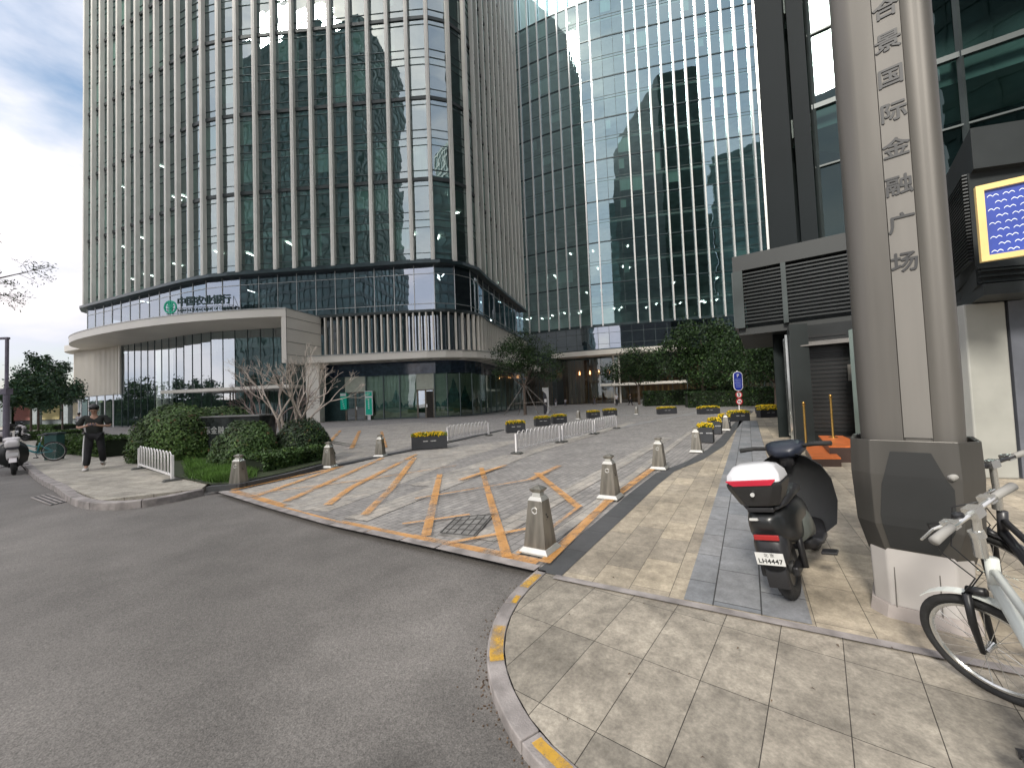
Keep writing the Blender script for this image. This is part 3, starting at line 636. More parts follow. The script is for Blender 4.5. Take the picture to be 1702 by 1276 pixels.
# lobby glazing, tall panes
sA = PA.s_px(204); sB = PA.s_px(478)
nb = 18
for k in range(nb):
    a = PA.at(sA + (sB - sA) * k / nb, 0.12); b_ = PA.at(sA + (sB - sA) * (k + 1) / nb, 0.12); mb = MB()
    j = rng.normal(0, 0.004, 2); n_ = a[2]
    mb.quad((a[0][0] + n_[0] * j[0], a[0][1] + n_[1] * j[0], 0.05), (*b_[0], 0.05), (b_[0][0] + n_[0] * j[1], b_[0][1] + n_[1] * j[1], 9.64), (*a[0], 9.64), 0)
    mb.beam((*a[0], 0), (*a[0], 9.64), 0.04, 0.10, 1); mb.build('lobby_window', [GLASSL, MULL], A, world=True)
mb = MB(); strip(mb, PA, sA, sB, -5.2, -5, 0, 9.6, 3); mb.build('core_wall', CORE, A, world=True)
mb = MB(); strip(mb, PA, sA + 9, sB, 0.2, 0.32, 7.2, 9.6, 3); 
# light curtains behind the upper glass
mb = MB()
for k in range(9, nb): 
    a = PA.at(sA + (sB - sA) * (k + .1) / nb, -0.3)[0]; b_ = PA.at(sA + (sB - sA) * (k + .9) / nb, -0.3)[0]; mb.box(((a[0] + b_[0]) / 2, (a[1] + b_[1]) / 2, 8.6), (1.2, 0.05, 2.0), 0)
mb.build('curtain', BLIND, A, world=True)
# thin entrance canopy and doors
e0 = P(265, 652, 38.5); e1 = P(486, 640, 36.4)
mb = MB(); mb.prism([(e0[0], 39.2), (e0[0], 38.6), (-20.3, 36.3), (-20.3, 39.6), (-30, 40.6)], 3.35, 3.65); mb.build('entrance_canopy', CREAM, A, world=True, fixn=True)
for px in (386, 420, 448):
    a = PA.at(PA.s_px(px), 0.30)[0]; b_ = PA.at(PA.s_px(px) + 1.6, 0.30)[0]; mb = MB()
    for q in (a, b_): mb.beam((*q, 0), (*q, 3.3), 0.09, 0.09, 0)
    mb.beam((*a, 0.1), (*b_, 0.1), 0.09, 0.2, 0); dd = mb.build('entrance_door', doorm, A, world=True)
    hb = MB(); hb.box(((a[0] * .3 + b_[0] * .7), a[1] - .08, 1.2), (.05, .06, .4)); hb.build('handle', CHROME, dd, loc=A.location)
mb = MB(); 
for k in range(3): mb.box((-20.6, 38.9 - k * .5, 2.7), (0.06, 0.06, 5.4))
mb.build('glass_return', MULL, A, world=True)
# ribbed cream wall and the glazed ground floor at the left end
PE = Path([(-57.9, 56), (-57.6, 53.2), (-56.5, 51.6), PA.at(sA)[0]], 0)
mb = MB(); strip(mb, PE, 0, PE.L, 0.0, 0.35, 3.9, 9.75, 1.5)
for k in range(int(PE.L / 0.3)): 
    (x, y), t_, n_ = PE.at(k * 0.3 + .1, 0.38); mb.box((x, y, 6.8), (0.12, 0.07, 5.8), math.atan2(t_[1], t_[0]))
mb.build('ribbed_wall', CREAM, A, world=True)
mb = MB(); strip(mb, PE, 0, PE.L, -0.3, 1.3, 9.76, 10.5, 1); mb.build('cornice', CREAM, A, world=True)
for k in range(8):
    a = PE.at(PE.L * k / 8, 0.1); b_ = PE.at(PE.L * (k + 1) / 8, 0.1); mb = MB(); mb.quad((*a[0], 0.05), (*b_[0], 0.05), (*b_[0], 3.9), (*a[0], 3.9), 0); mb.beam((*a[0], 0), (*a[0], 3.9), 0.09, 0.12, 1)
    mb.build('corner_window', [GLASSL, WHITEP], A, world=True)
mb = MB(); strip(mb, PE, 0, PE.L, -3.2, -3, 0, 9.6, 3); mb.build('core_wall', CORE, A, world=True)
# bank sign on its frame above the canopy
SG = thing('bank_sign', 'bank name in dark characters with round green emblem, standing on frames above the cream canopy', 'sign', (-33.0, 38.9, 10.44), R(-4))
signd = mat('sign_dark_green', (0.012, 0.05, 0.05), 0.4); signg = mat('sign_green', (0.0, 0.26, 0.16), 0.4, 0, 0.05, emit=(0, 0.3, 0.18), estr=0.12)
mb = MB(); prof = 40
def ringmesh(mb, r0, r1, th, c, n_=40, a0=0, a1=2 * math.pi, m=0):
    for k in range(n_):
        aa = a0 + (a1 - a0) * k / n_; bb = a0 + (a1 - a0) * (k + 1) / n_
        pr = [(r0, aa), (r1, aa), (r1, bb), (r0, bb)]
        f_ = [(c[0] + r_ * math.cos(q), c[1] - th / 2, c[2] + r_ * math.sin(q)) for r_, q in pr]; g_ = [(x, y + th, z) for x, y, z in f_]
        mb.add(f_ + g_, [(0, 1, 2, 3), (7, 6, 5, 4), (0, 4, 5, 1), (2, 6, 7, 3), (1, 5, 6, 2), (3, 7, 4, 0)], m)
em = (-0.5, 0, 1.45)
ringmesh(mb, 0.55, 0.66, 0.12, em)
mb.box((em[0], 0, em[2]), (0.09, 0.12, 1.1))
for sgn in (-1, 1):
    for zz, rr in ((0.25, 0.32), (0.0, 0.36), (-0.25, 0.30)):
        mb.beam((em[0], 0, em[2] + zz - 0.12), (em[0] + sgn * rr, 0, em[2] + zz + 0.16), 0.12, 0.07)
    mb.beam((em[0] + sgn * .18, 0, em[2] + .15), (em[0] + sgn * .18, 0, em[2] + .5), 0.12, 0.07)
mb.box((em[0], 0, em[2] - .42), (0.42, 0.12, 0.08)); mb.box((em[0], 0, em[2] + .08), (0.5, 0.12, 0.07))
mb.build('emblem', signg, SG)
for k, ch in enumerate('中国农业银行'):
    text_mesh('character', ch, 0.98, signd, SG, facing((0.75 + k * 0.93, -0.05, 1.85), (0, -1, 0)), 0.12, fat=0.022)
text_mesh('lettering', 'AGRICULTURAL BANK OF CHINA', 0.36, signd, SG, facing((3.05, -0.05, 1.02), (0, -1, 0)), 0.06, bold=0.004)
mb = MB()
for k in range(14):
    x = -0.8 + k * 0.52; mb.beam((x, 0.03, 0), (x, 0.03, 1.3), 0.04, 0.04); mb.beam((x, 0.03, 0.85), (x + .1, 0.75, 0), 0.035, 0.035); mb.beam((x, .03, .75), (x + .35, .03, 0.0), 0.03, 0.03)
mb.beam((-1, .05, .8), (6.1, .05, .8), .05, .05); mb.beam((-1, .05, 1.3), (6.1, .05, 1.3), .05, .05); mb.beam((6.1, .05, 2.2), (6.7, .5, 0), .05, .05); mb.beam((5.6, .05, 2.2), (5.6, .05, 0), .04, .04); mb.beam((6.05, .05, 2.2), (6.05, .05, 0), .04, .04)
mb.build('support_frame', mat('grey_frame', (0.20, 0.22, 0.23), 0.5, 0.5), SG)
# ------------------------------------------------------------------ building B: curved glass tower behind
B = thing('curved_glass_tower', 'curved glass office tower with slim pale fins standing behind the plaza', 'building', (20, 80, 0))
PB = Path([(-9, 93), (-2, 88.5), (5.5, 84.4), (12, 81.2), (17.6, 78.9), (26, 76.8), (42.4, 73.2), (60, 70)], 2)
sc = PB.s_px(1022); modB = 2.2; kc = int(round(sc / (PB.L / round(PB.L / modB))))
facade(B, PB, 0, PB.L, 15.5, 8, 8.4, modB, GLASSB, (0.26, 0.40), CHROME, DKBLUE, 100, skip_fins=(kc, kc + 1), top=110, band_h=0.2, ztr=(3.9, 4.5), tilt=0.003)
interior(B, PB, 4, PB.L - 4, 15.5, 82.7, 4.2, 7, lights=48, blinds=45, module=2.2, lsize=(1.1, 0.14))
mb = MB(); strip(mb, PB, 0, PB.L, -6, -0.4, 82.7, 110, 2); mb.build('upper_wall', GLASSB, B, world=True)
facade(B, PB, 4, PB.L, 10.6, 1, 4.9, modB, GLASSD, None, None, DKBLUE, 30, band_h=0.5, win_name='band_window', ztr=(1.2, 3.4), mullm=MULL)
interior(B, PB, 4, PB.L - 2, 10.6, 15.5, 4.9, 5, 0, 0)
mb = MB(); mb.prism([(-2, 96), (12, 88), (60, 79), (62, 110), (-2, 112)], 0, 110); mb.build('core', CORE, B, world=True)
sq0, sq1 = PB.s_px(929), PB.s_px(1136)
mb = MB(); strip(mb, PB, sq0, sq1, 0.0, 4.0, 9.3, 10.2, 2); mb.build('canopy_slab', CREAM, B, world=True)
mb = MB(); strip(mb, PB, 4, PB.L, -0.4, 0.2, 9.2, 10.4, 2); mb.build('header_panel', DKBLUE, B, world=True)
mb = MB(); strip(mb, PB, sq0, sq0 + 0.9, 0.2, 4.0, 0.0, 9.3, 1); mb.build('portal_side', DKMET, B, world=True)
WOOD = mat('warm_wood', (0.16, 0.09, 0.045), 0.5, 0, 0.3, 0.6, stretch=(3, 3, 0.15))
mb = MB(); strip(mb, PB, 4, PB.L, -4.2, -4, 0, 9.2, 2)
mb.build('lobby_wall', WOOD, B, world=True)
mb = MB()
for k in range(60):
    t = 4 + (PB.L - 6) * k / 60; (x, y), t_, n_ = PB.at(t, -3.8); mb.box((x, y, 3.4), (0.35, 0.3, 6.8), math.atan2(t_[1], t_[0]))
mb.build('wood_screen', mat('gold_wood', (0.24, 0.15, 0.065), 0.45, 0, 0.5, 0.3), B, world=True)
nb = 26
for k in range(nb):
    a = PB.at(4 + (PB.L - 5) * k / nb, 0.0); b_ = PB.at(4 + (PB.L - 5) * (k + 1) / nb, 0.0); mb = MB(); mb.quad((*a[0], 0.05), (*b_[0], 0.05), (*b_[0], 9.2), (*a[0], 9.2), 0); mb.beam((*a[0], 0), (*a[0], 9.2), 0.07, 0.15, 1)
    mb.build('lobby_window', [glass_mat('far_lobby_glass', (0.75, 0.75, 0.70), 0.08, 0.01), MULL], B, world=True)
lampm = mat('warm_lamp', (1, .6, .3), 0.5, emit=(1.0, 0.5, 0.2), estr=3.5)
for px in (957, 976, 993, 1012):
    q = PB.at(PB.s_px(px), -3.55)[0]; mb = MB(); mb.lathe([(0.14, 0), (0.1, 0.5), (0.04, 0.75)], (q[0], q[1], 6.1), 8); mb.build('wall_lamp', lampm, B, world=True)
sc0, sc1 = PB.s_px(1001), PB.s_px(1134)
mb = MB(); strip(mb, PB, sc0, sc1, 0.1, 4.2, 3.3, 3.75, 2); mb.build('entrance_canopy', CREAM, B, world=True)
for px in (1021, 1030):
    q = PB.at(PB.s_px(px), 2.0)[0]; mb = MB(); mb.box((q[0], q[1], 4.6), (0.28, 0.28, 9.2)); mb.build('entrance_column', CREAM, B, world=True)
# ------------------------------------------------------------------ building C: dark tower close on the right
C = thing('dark_office_tower', 'dark metal and glass building with louvred lower storey close on the right', 'building', (9, 14, 0))
PC = Path([(8.15, 12.25), (10.65, 10.4), (13.2, 8.75), (18, 5.9)], 0)
fmC = (0.0)
mb = MB(); strip(mb, PC, 0, 0.75, -0.6, 0.22, 5.6, 90, 0.75); strip(mb, PC, 0.85, 1.25, -0.6, 0.12, 5.6, 90, 0.4); mb.build('corner_cladding', mat('grey_blue_cladding', (0.012, 0.016, 0.018), 0.6, 0.0, 0.1, .3, spec=.12), C, world=True)
mb = MB(); strip(mb, PC, -0.05 + 0.05, 0.06, 0.22, 0.27, 5.6, 90, 0.1); mb.build('corner_trim', CHROME, C, world=True)
nbc = 7; s0c = 1.3; mdc = (PC.L - 0.1 - s0c) / nbc
for r_ in range(7):
    for k in range(nbc):
        a, b_ = PC.at(s0c + k * mdc), PC.at(s0c + (k + 1) * mdc); za = 5.75 + r_ * 4.0; mb = MB()
        pa, pb = np.array(a[0]), np.array(b_[0]); t_ = (pb - pa) / np.hypot(*(pb - pa)); n_ = np.array([t_[1], -t_[0]])
        for z_a, z_b in ((za, za + 2.2), (za + 2.2, za + 4.0)):
            j = rng.normal(0, 0.003, 3); mb.quad((*(pa + n_ * j[0]), z_a), (*(pb + n_ * j[1]), z_a), (*(pb + n_ * (j[1] + j[2])), z_b), (*(pa + n_ * (j[0] + j[2])), z_b), 0)
        mb.beam((*(pa + n_ * .03), za + 2.2), (*(pb + n_ * .03), za + 2.2), 0.07, 0.05, 1); mb.beam((*(pa + n_ * .03), za), (*(pb + n_ * .03), za), 0.12, 0.14, 1)
        mb.beam((*(pa + n_ * .04 + t_ * .04), za), (*(pa + n_ * .04 + t_ * .04), za + 4), 0.08, 0.10, 1)
        mb.build('window', [glass_mat('dark_tower_glass', (0.30, 0.42, 0.41), 0.06, 0.02, gcol=(.38, .50, .50)), DKMET], C, world=True)
interior(C, PC, 0.8, PC.L, 5.7, 33.7, 4.0, 4.5, lights=3, blinds=0, module=mdc)
mb = MB(); strip(mb, PC, 0, PC.L, -4, -0.2, 33.8, 90, 2); mb.build('upper_wall', DKMET, C, world=True)
mb = MB(); mb.prism([(8.15, 12.3), (11.5, 13.0), (16, 9.8), (20, 7), (30, 10), (40, 40), (29, 42)], 0, 90); mb.build('core', DKMET, C, world=True, fixn=True)
# louvre box over the door
LB = Path([(6.95, 12.15), (9.1, 10.5), (12.4, 8.1)], 0)
mb = MB(); mb.prism([(6.95, 12.15), (9.1, 10.5), (12.4, 8.1), (14, 10), (11.8, 15.5), (9.8, 16.6)], 5.15, 5.62)
mb.prism([(7.1, 12.25), (9.2, 10.62), (12.4, 8.25), (14, 10), (11.8, 15.5), (9.7, 16.4)], 3.2, 3.4); mb.build('canopy_frame', mat('charcoal_metal', (0.025, 0.028, 0.028), 0.55, 0.0, 0.15, .4), C, world=True, fixn=True)
mb = MB(); nl = 15
for k in range(nl):
    z_ = 3.5 + k * (1.62 / nl)
    strip(mb, LB, 0.25, LB.L, -0.14, -0.03, z_, z_ + 0.045, 1)
mb.build('louvre', mat('louvre_metal', (0.04, 0.043, 0.043), 0.35, 0.5, 0.1), C, world=True)
mb = MB(); strip(mb, LB, 0, 0.25, -0.3, 0.0, 3.4, 5.15, .3); strip(mb, LB, 1.22, 1.34, -0.14, 0.01, 3.4, 5.15, .3); strip(mb, LB, 2.9, 3.0, -0.14, 0.01, 3.4, 5.15, .3)
strip(mb, LB, 0.25, LB.L, -0.6, -0.5, 3.2, 5.2, 1)
mb.beam((6.98, 12.2, 4.3), (9.75, 16.5, 4.3), 0.08, 1.7); mb.build('louvre_frame', DKMET, C, world=True)
# wall along the walk with narrow mirrored strips
mb = MB(); WW = [(7.45, 10.62), (12.42, 18.49), (14.6, 22.0)]
mb.prism([(7.45, 10.55), (12.42, 18.4), (14.6, 22.0), (15.4, 21.6), (13.2, 17.9), (7.85, 10.42)], 0, 3.2); mb.prism([(9.9, 14.5), (14.6, 22.0), (15.4, 21.6), (11, 14.2)], 3.2, 4.9)
mb.build('side_wall', mat('side_wall_panel', (0.03, 0.035, 0.035), 0.3, 0.0, 0.3, .5), C, world=True, fixn=True)
for k, w_ in ((0.06, .08), (0.16, .05), (0.2, .12), (0.33, .05), (0.47, .09), (.52, .04), (0.7, .06), (.86, .05)):
    mb = MB(); a = np.array(WW[0]) + (np.array(WW[1]) - np.array(WW[0])) * k; mb.box((a[0] - .02, a[1] + .0, 1.55), (w_, 0.06, 2.9), math.atan2(7.9, 4.97)); mb.build('mirror_strip', mat('mirror_strip', (0.5, 0.52, 0.5), 0.12, 0.9, 0.1), C, world=True)
# recessed door
mb = MB(); D0, D1 = np.array((7.75, 11.05)), np.array((10.2, 9.15)); dd_ = (D1 - D0) / np.hypot(*(D1 - D0))
for k in range(24):
    a = D0 + dd_ * 0.3; b_ = D0 + dd_ * 1.25; mb.beam((*a, 0.35 + k * .11), (*b_, 0.35 + k * .11), 0.05, 0.06, 1)
mb.prism([tuple(D0), tuple(D1), tuple(D1 + [.3, .4]), tuple(D0 + [.3, .4])], 0, 3.2, 0)
door = mb.build('door', [mat('door_black', (0.012, 0.014, 0.014), 0.3), mat('roller_slat', (0.03, 0.03, 0.03), 0.3, .4)], C, world=True, fixn=True)
mb = MB(); n2 = np.array([-dd_[1], dd_[0]]) * -1
h0 = D0 + dd_ * 1.32 + n2 * .12; mb.tube([(h0[0], h0[1], .75), (h0[0], h0[1], 1.7)], 0.025, 8); mb.box((h0[0] - .05, h0[1], 1.85), (.12, .03, .42), -.6); mb.beam((h0[0], h0[1], 1.6), (h0[0] + .3, h0[1] - .1, 1.6), .02); mb.beam((h0[0], h0[1], .9), (h0[0] + .3, h0[1] - .1, .9), .02)
mb.build('handle', STEEL, door, loc=C.location)
mb = MB(); a = D0 + dd_ * 0.25 + n2 * .05; b_ = D0 + dd_ * 1.5 + n2 * .05
mb.add([(*a, 2.72), (*b_, 2.72), (*(b_ + n2 * .45), 2.60), (*(a + n2 * .45), 2.60), (*a, 2.75), (*b_, 2.75), (*(b_ + n2 * .45), 2.63), (*(a + n2 * .45), 2.63)], [(0, 1, 2, 3), (7, 6, 5, 4), (0, 4, 5, 1), (1, 5, 6, 2), (2, 6, 7, 3), (3, 7, 4, 0)])
mb.build('door_awning', mat('grey_awning', (0.16, 0.15, 0.14), 0.5), C, world=True)
# platform with orange treads
dkw = mat('dark_brown_riser', (0.05, 0.03, 0.025), 0.4)
s2 = MB(); q0 = np.array(G(1343, 758)); 
def onstep(px, py, z): return G(px, py, z)
T = [onstep(1360, 724, .32), onstep(1400, 724, .32), onstep(1440, 742, .32), onstep(1378, 742, .32)]
Lw = [onstep(1338, 743, .16), onstep(1374, 741, .16), onstep(1398, 762, .16), onstep(1350, 762, .16)]
s2.prism([Lw[0], T[0], (T[1][0] + .6, T[1][1] - .0), (T[2][0] + .5, T[2][1] - .4), T[2], T[3], Lw[2], Lw[3]], 0.009, 0.15)
s2.prism([T[0], T[1], (T[1][0] + .6, T[1][1]), (T[2][0] + .5, T[2][1] - .3), T[2], T[3]], 0.15, 0.30)
ST = thing('entrance_steps', 'low dark entrance platform with orange treads before the black door on the right', 'steps', (T[3][0], T[3][1], 0.009))
s2.build('riser', dkw, ST, world=True, fixn=True)
om = mat('orange_tread', (0.55, 0.14, 0.035), 0.35, 0, 0.15, 6)
for q in (T, Lw):
    mb = MB(); zz = .30 if q is T else .15; mb.prism([tuple(p) for p in q], zz, zz + .025); mb.build('tread', om, ST, world=True, fixn=True)
for (px, yb, zb, lab) in ((1340, 738, 0.175, 'slim brass queue post nearer the corner, left of the black door'), (1385, 727, 0.325, 'slim brass queue post standing on the upper orange step')):
    g = G(px, yb, zb); o = thing('brass_post', lab, 'post', (g[0], g[1], zb), 0, 'brass posts at the door'); mb = MB()
    mb.lathe([(.09, 0), (.09, .012), (.028, .03), (.024, .05), (.024, .9), (.032, .91), (.032, .94)], seg=16); br = mat('brass', (0.48, 0.30, 0.09), 0.25, 0.9, 0.1); mb.build('shaft', br, o, smooth='auto')
    mb = MB(); mb.ell((0, 0, .972), (.034, .034, .034), 12, 8); mb.build('finial', br, o, smooth=True)
# shop front at the far right: white column, dark glass, soffit, stacked louvre panels
K0 = P(1636, 491, 5.6); kz = 2.72
cm = mat('cream_column', (0.36, 0.36, 0.33), 0.45, 0, 0.06)
mb = MB(); ang = R(-15); mb.box((7.42, 6.35, 1.36), (0.50, 0.5, 2.70), ang); mb.build('column', cm, C, world=True, bevel=0.02)
mb = MB(); mb.box((7.12, 6.75, 1.36), (0.5, 0.4, 2.70), ang); mb.box((7.80, 6.22, 1.36), (0.20, 0.4, 2.70), ang); mb.build('column_reveal', mat('bluegrey_metal', (0.17, 0.18, 0.21), 0.4, .3), C, world=True)
mb = MB(); mb.quad((7.9, 6.3, 0.25), (11, 5.4, 0.25), (11, 5.4, 2.7), (7.9, 6.3, 2.7), 0); mb.beam((7.9, 6.28, .55), (11, 5.38, .55), .05, .05, 1); mb.box((9.5, 5.9, .12), (3.4, .2, .25), ang, 1); mb.build('shop_window', [GLASSL, DKMET], C, world=True)
mb = MB(); mb.box((10, 8.5, 1.4), (4.5, .2, 2.8), ang); mb.build('core_wall', CORE, C, world=True)
K = [(K0[0], K0[1]), (12, 4.3), (13, 8.7), (9.2, 9.5), (7.9, 7.0)]
def kshift(o_): return [(K0[0] - o_ * .4, K0[1] - o_), (12, 4.3 - o_), (13, 8.7), (9.2, 9.5), (7.9 - o_, 7.0)]
mb = MB(); mb.prism(kshift(0.0), kz, kz + 0.16); mb.prism(kshift(-0.12), kz + 0.16, kz + 0.40); mb.prism(kshift(-0.08), kz + .40, kz + .44); mb.prism(kshift(-0.12), kz + .44, 4.55); mb.prism(kshift(0.0), 4.55, 5.15)
mb.build('fascia', mat('podium_grey', (0.03, 0.034, 0.035), 0.5, 0.0, .1), C, world=True, fixn=True)
mb = MB()
for k in range(26): mb.beam((K0[0] - .12, K0[1] + .02, kz + .5 + k * .05), (7.72, 6.95, kz + .5 + k * .05), 0.05, 0.02)
for k in range(3): mb.beam((K0[0] + .04, K0[1] + .07, kz + .2 + k * .08), (12, 4.38, kz + .2 + k * .08), 0.05, 0.03)
mb.build('louvre', MATS['louvre_metal'], C, world=True)
# blue screen in a gold frame
Sa, Sb_ = P(1618, 314, 5.15), P(1760, 289, 4.75); Sc, Sd = P(1634, 437, 5.15), P(1760, 419, 4.75)
SCN = thing('sign_board', 'blue sign panel of white wave marks in a gold frame on the right shop front', 'sign', (Sa[0], Sa[1], Sc[2]))
nS = Vector((Sb_[1] - Sa[1], -(Sb_[0] - Sa[0]), 0)).normalized(); uS = Vector((Sb_[0] - Sa[0], Sb_[1] - Sa[1], 0)); wS = uS.length; uS.normalize(); hS = Sa[2] - Sc[2]
o0 = Vector((0, 0, 0))
mb = MB()
def sp(u_, v_, d_=0): return tuple(o0 + uS * u_ + Vector((0, 0, v_)) + nS * d_)
fw = 0.07
for (u0, v0, u1, v1) in ((0, 0, wS, fw), (0, hS - fw, wS, hS), (0, fw, fw, hS - fw), (wS - fw, fw, wS, hS - fw)):
    vs = [sp(u0, v0, 0), sp(u1, v0, 0), sp(u1, v1, 0), sp(u0, v1, 0), sp(u0, v0, .07), sp(u1, v0, .07), sp(u1, v1, .07), sp(u0, v1, .07)]
    mb.add(vs, [(0, 3, 2, 1), (4, 5, 6, 7), (0, 1, 5, 4), (1, 2, 6, 5), (2, 3, 7, 6), (3, 0, 4, 7)])
mb.build('frame', mat('gold_frame', (0.70, 0.50, 0.20), 0.3, 0.4, .08, emit=(.7, .5, .2), estr=.12), SCN, fixn=True)
mb = MB(); mb.quad(sp(fw, fw, .03), sp(wS - fw, fw, .03), sp(wS - fw, hS - fw, .03), sp(fw, hS - fw, .03)); mb.build('panel', mat('screen_blue', (0.03, 0.06, 0.33), 0.3, 0, .1, emit=(0.03, 0.06, 0.35), estr=.06), SCN)
mb = MB()
for r_ in range(9):
    for k in range(9):
        cu_ = fw + .03 + k * .135 + (r_ % 2) * .065; cv = fw + .035 + r_ * (hS - 2 * fw - .04) / 9
        if cu_ + .1 > wS - fw: continue
        for h_ in (0, 1):
            pr_ = [(cu_ + h_ * .05 + .05 * i / 5, cv + .022 * math.sin(math.pi * i / 5)) for i in range(6)]
            for i in range(5): mb.quad(sp(pr_[i][0], pr_[i][1] - .004, .034), sp(pr_[i + 1][0], pr_[i + 1][1] - .004, .034), sp(pr_[i + 1][0], pr_[i + 1][1] + .006, .034), sp(pr_[i][0], pr_[i][1] + .006, .034))
mb.build('wave_pattern', mat('screen_white', (.8, .85, .9), .4, emit=(.8, .85, .9), estr=.1), SCN)
# ------------------------------------------------------------------ buildings behind the camera (seen only as reflections in the glass)
def back_tower(name, label, pts, h, m1, m2):
    o = thing(name, label, 'building', (sum(p[0] for p in pts) / len(pts), sum(p[1] for p in pts) / len(pts), 0), 0, 'towers across the road, mirrored in the glass')
    mb = MB(); mb.prism(pts, 0, h); mb.build('wall', m1, o, world=True, fixn=True)
    mb = MB(); n = len(pts)
    for k in range(n):
        a = np.array(pts[k]); b_ = np.array(pts[(k + 1) % n]); d = b_ - a; l = np.hypot(*d); d = d / l; ce = np.mean(pts, axis=0); nn = np.array([d[1], -d[0]]); nn = nn if np.dot(nn, (a + b_) / 2 - ce) > 0 else -nn
        for f_ in range(int(h / 4)): mb.beam((*(a + nn * .1), 4 * f_ + 2.6), (*(b_ + nn * .1), 4 * f_ + 2.6), .25, 1.3)
        for q in range(int(l / 3)): mb.beam((*(a + d * (3 * q + 1.5) + nn * .15), 0), (*(a + d * (3 * q + 1.5) + nn * .15), h), .3, .4)
    mb.build('spandrel_band', m2, o, world=True)
TD = mat('tower_dark_glass', (0.20, 0.31, 0.30), 0.15, .2, .4, .05); TF = mat('tower_frame', (0.20, 0.27, 0.26), .5, .1)
back_tower('office_tower', 'wide dark office block across the road behind the viewpoint, widest reflection in the glass', [(-1, -62), (48, -58), (50, -90), (-1, -92)], 88, TD, TF)
back_tower('office_tower', 'narrow taller tower at the left end of the wide block behind the viewpoint', [(-12, -60), (-1.5, -59), (-1.5, -88), (-12, -88)], 106, TD, TF)
back_tower('office_tower', 'right-hand taller block beside the wide block behind the viewpoint', [(49, -50), (85, -46), (88, -90), (51, -90)], 112, TD, TF)
back_tower('office_tower', 'tall dark tower across the road at far left behind the viewpoint', [(-150, -70), (-68, -58), (-66, -90), (-150, -100)], 150, TD, TF)
# ------------------------------------------------------------------ sign pylon
pc = P(1533, 1000, 2.66); PYX, PYY = pc[0], pc[1]
PY = thing('sign_pylon', 'tall brushed metal sign pylon with dark vertical characters, standing on a white base at right', 'sign pylon', (PYX, PYY, 0.008), math.atan2(-0.62, -0.78) + R(98))
# local: -Y faces the viewer side (normal (-.62,-.78))
def lobes(sc, recess=1.0):
    pts = []
    # flat text panel slightly recessed between two rounded lobes, wider lobe on the left (local -X)
    for a in range(0, 181, 12):   # left lobe front
        pts.append((-0.155 + 0.125 * math.cos(R(180 + a)) , -0.10 + 0.125 * math.sin(R(180 + a)) * 0.95))
    pts.append((-0.03, -0.165 * 1.0)); pts.append((0.115, -0.165))
    for a in range(0, 181, 12):
        pts.append((0.195 + 0.075 * math.cos(R(180 + a)), -0.12 + 0.085 * math.sin(R(180 + a))))
    pts += [(0.27, 0.10)]
    for a in range(0, 181, 18): pts.append((0.0 + 0.26 * math.cos(R(a)), 0.10 + 0.14 * math.sin(R(a))))
    return [(x * sc, y * sc) for x, y in pts]
# keep the outline simple and ordered
def pylon_outline(sc):
    p = []
    for a in range(180, 271, 10): p.append((-0.145 + 0.125 * math.cos(R(a)), -0.045 + 0.12 * math.sin(R(a))))
    p += [(-0.036, -0.168), (-0.033, -0.160), (-0.028, -0.160), (-0.026, -0.168), (0.102, -0.168), (0.104, -0.160), (0.109, -0.160), (0.112, -0.166), (0.135, -0.152), (0.16, -0.146)]
    for a in range(255, 361, 12): p.append((0.195 + 0.075 * math.cos(R(a)), -0.075 + 0.072 * math.sin(R(a))))
    for a in range(0, 181, 15): p.append((0.0 + 0.27 * math.cos(R(a)), 0.04 + 0.19 * math.sin(R(a))))
    return [(x * sc, y * sc) for x, y in p]
BRONZE = mat('brushed_bronze_metal', (0.125, 0.117, 0.106), 0.52, 0.4, 0.22, 1.2, stretch=(3.5, 3.5, 0.25))
LIGHTP = mat('brushed_pale_panel', (0.185, 0.174, 0.158), 0.6, 0.1, 0.08, 1.5, stretch=(4, 4, 0.3))
mb = MB(); ol = pylon_outline(0.97); mb.loft([[(x, y, z) for x, y in pylon_outline(s_)] for s_, z in ((0.90, 1.0), (0.92, 1.5), (0.92, 5.6))]); mb.build('shaft', BRONZE, PY, smooth='auto')
mb = MB(); mb.box((0.035, -0.157, 3.35), (0.128, 0.006, 4.4)); mb.build('text_panel', LIGHTP, PY)
chm = mat('character_dark', (0.03, 0.03, 0.032), 0.5)
chp = (18, 72, 130, 188, 248, 310, 372, 437)
for i, (ch, py) in enumerate(zip('合景国际金融广场', chp)):
    zz = P(1440 + (py + 40) * 0.165, py, 2.52)[2]
    text_mesh('character', ch, 0.134, chm, PY, facing((0.035, -0.1625, zz - 0.008), (0, -1, 0)), 0.008, fat=0.0026)
# collar
def octo(w, d, ch, z, oy=0): return [(-w + ch, -d + oy, z), (w - ch, -d + oy, z), (w, -d + ch + oy, z), (w, d - ch + oy, z), (w - ch, d + oy, z), (-w + ch, d + oy, z), (-w, d - ch + oy, z), (-w, -d + ch + oy, z)]
mb = MB(); mb.loft([octo(0.24, 0.20, 0.09, 0.40), octo(0.285, 0.245, 0.09, 0.60), octo(0.30, 0.26, 0.10, 0.92), octo(0.295, 0.255, 0.10, 1.14), octo(0.275, 0.235, 0.09, 1.135), octo(0.27, 0.23, 0.09, 1.02)]); mb.build('collar', mat('collar_metal', (0.095, 0.09, 0.082), 0.4, 0.5, 0.2, 1.5, stretch=(3, 3, .4)), PY, bevel=0.004, fixn=True)
mb = MB(); RP = [(1.07, -.10, .08, -.262), (.92, -.135, .135, -.264), (.86, -.15, .165, -.2625), (.66, -.165, .165, -.2535), (.60, -.16, .155, -.249), (.45, -.13, .09, -.217)]
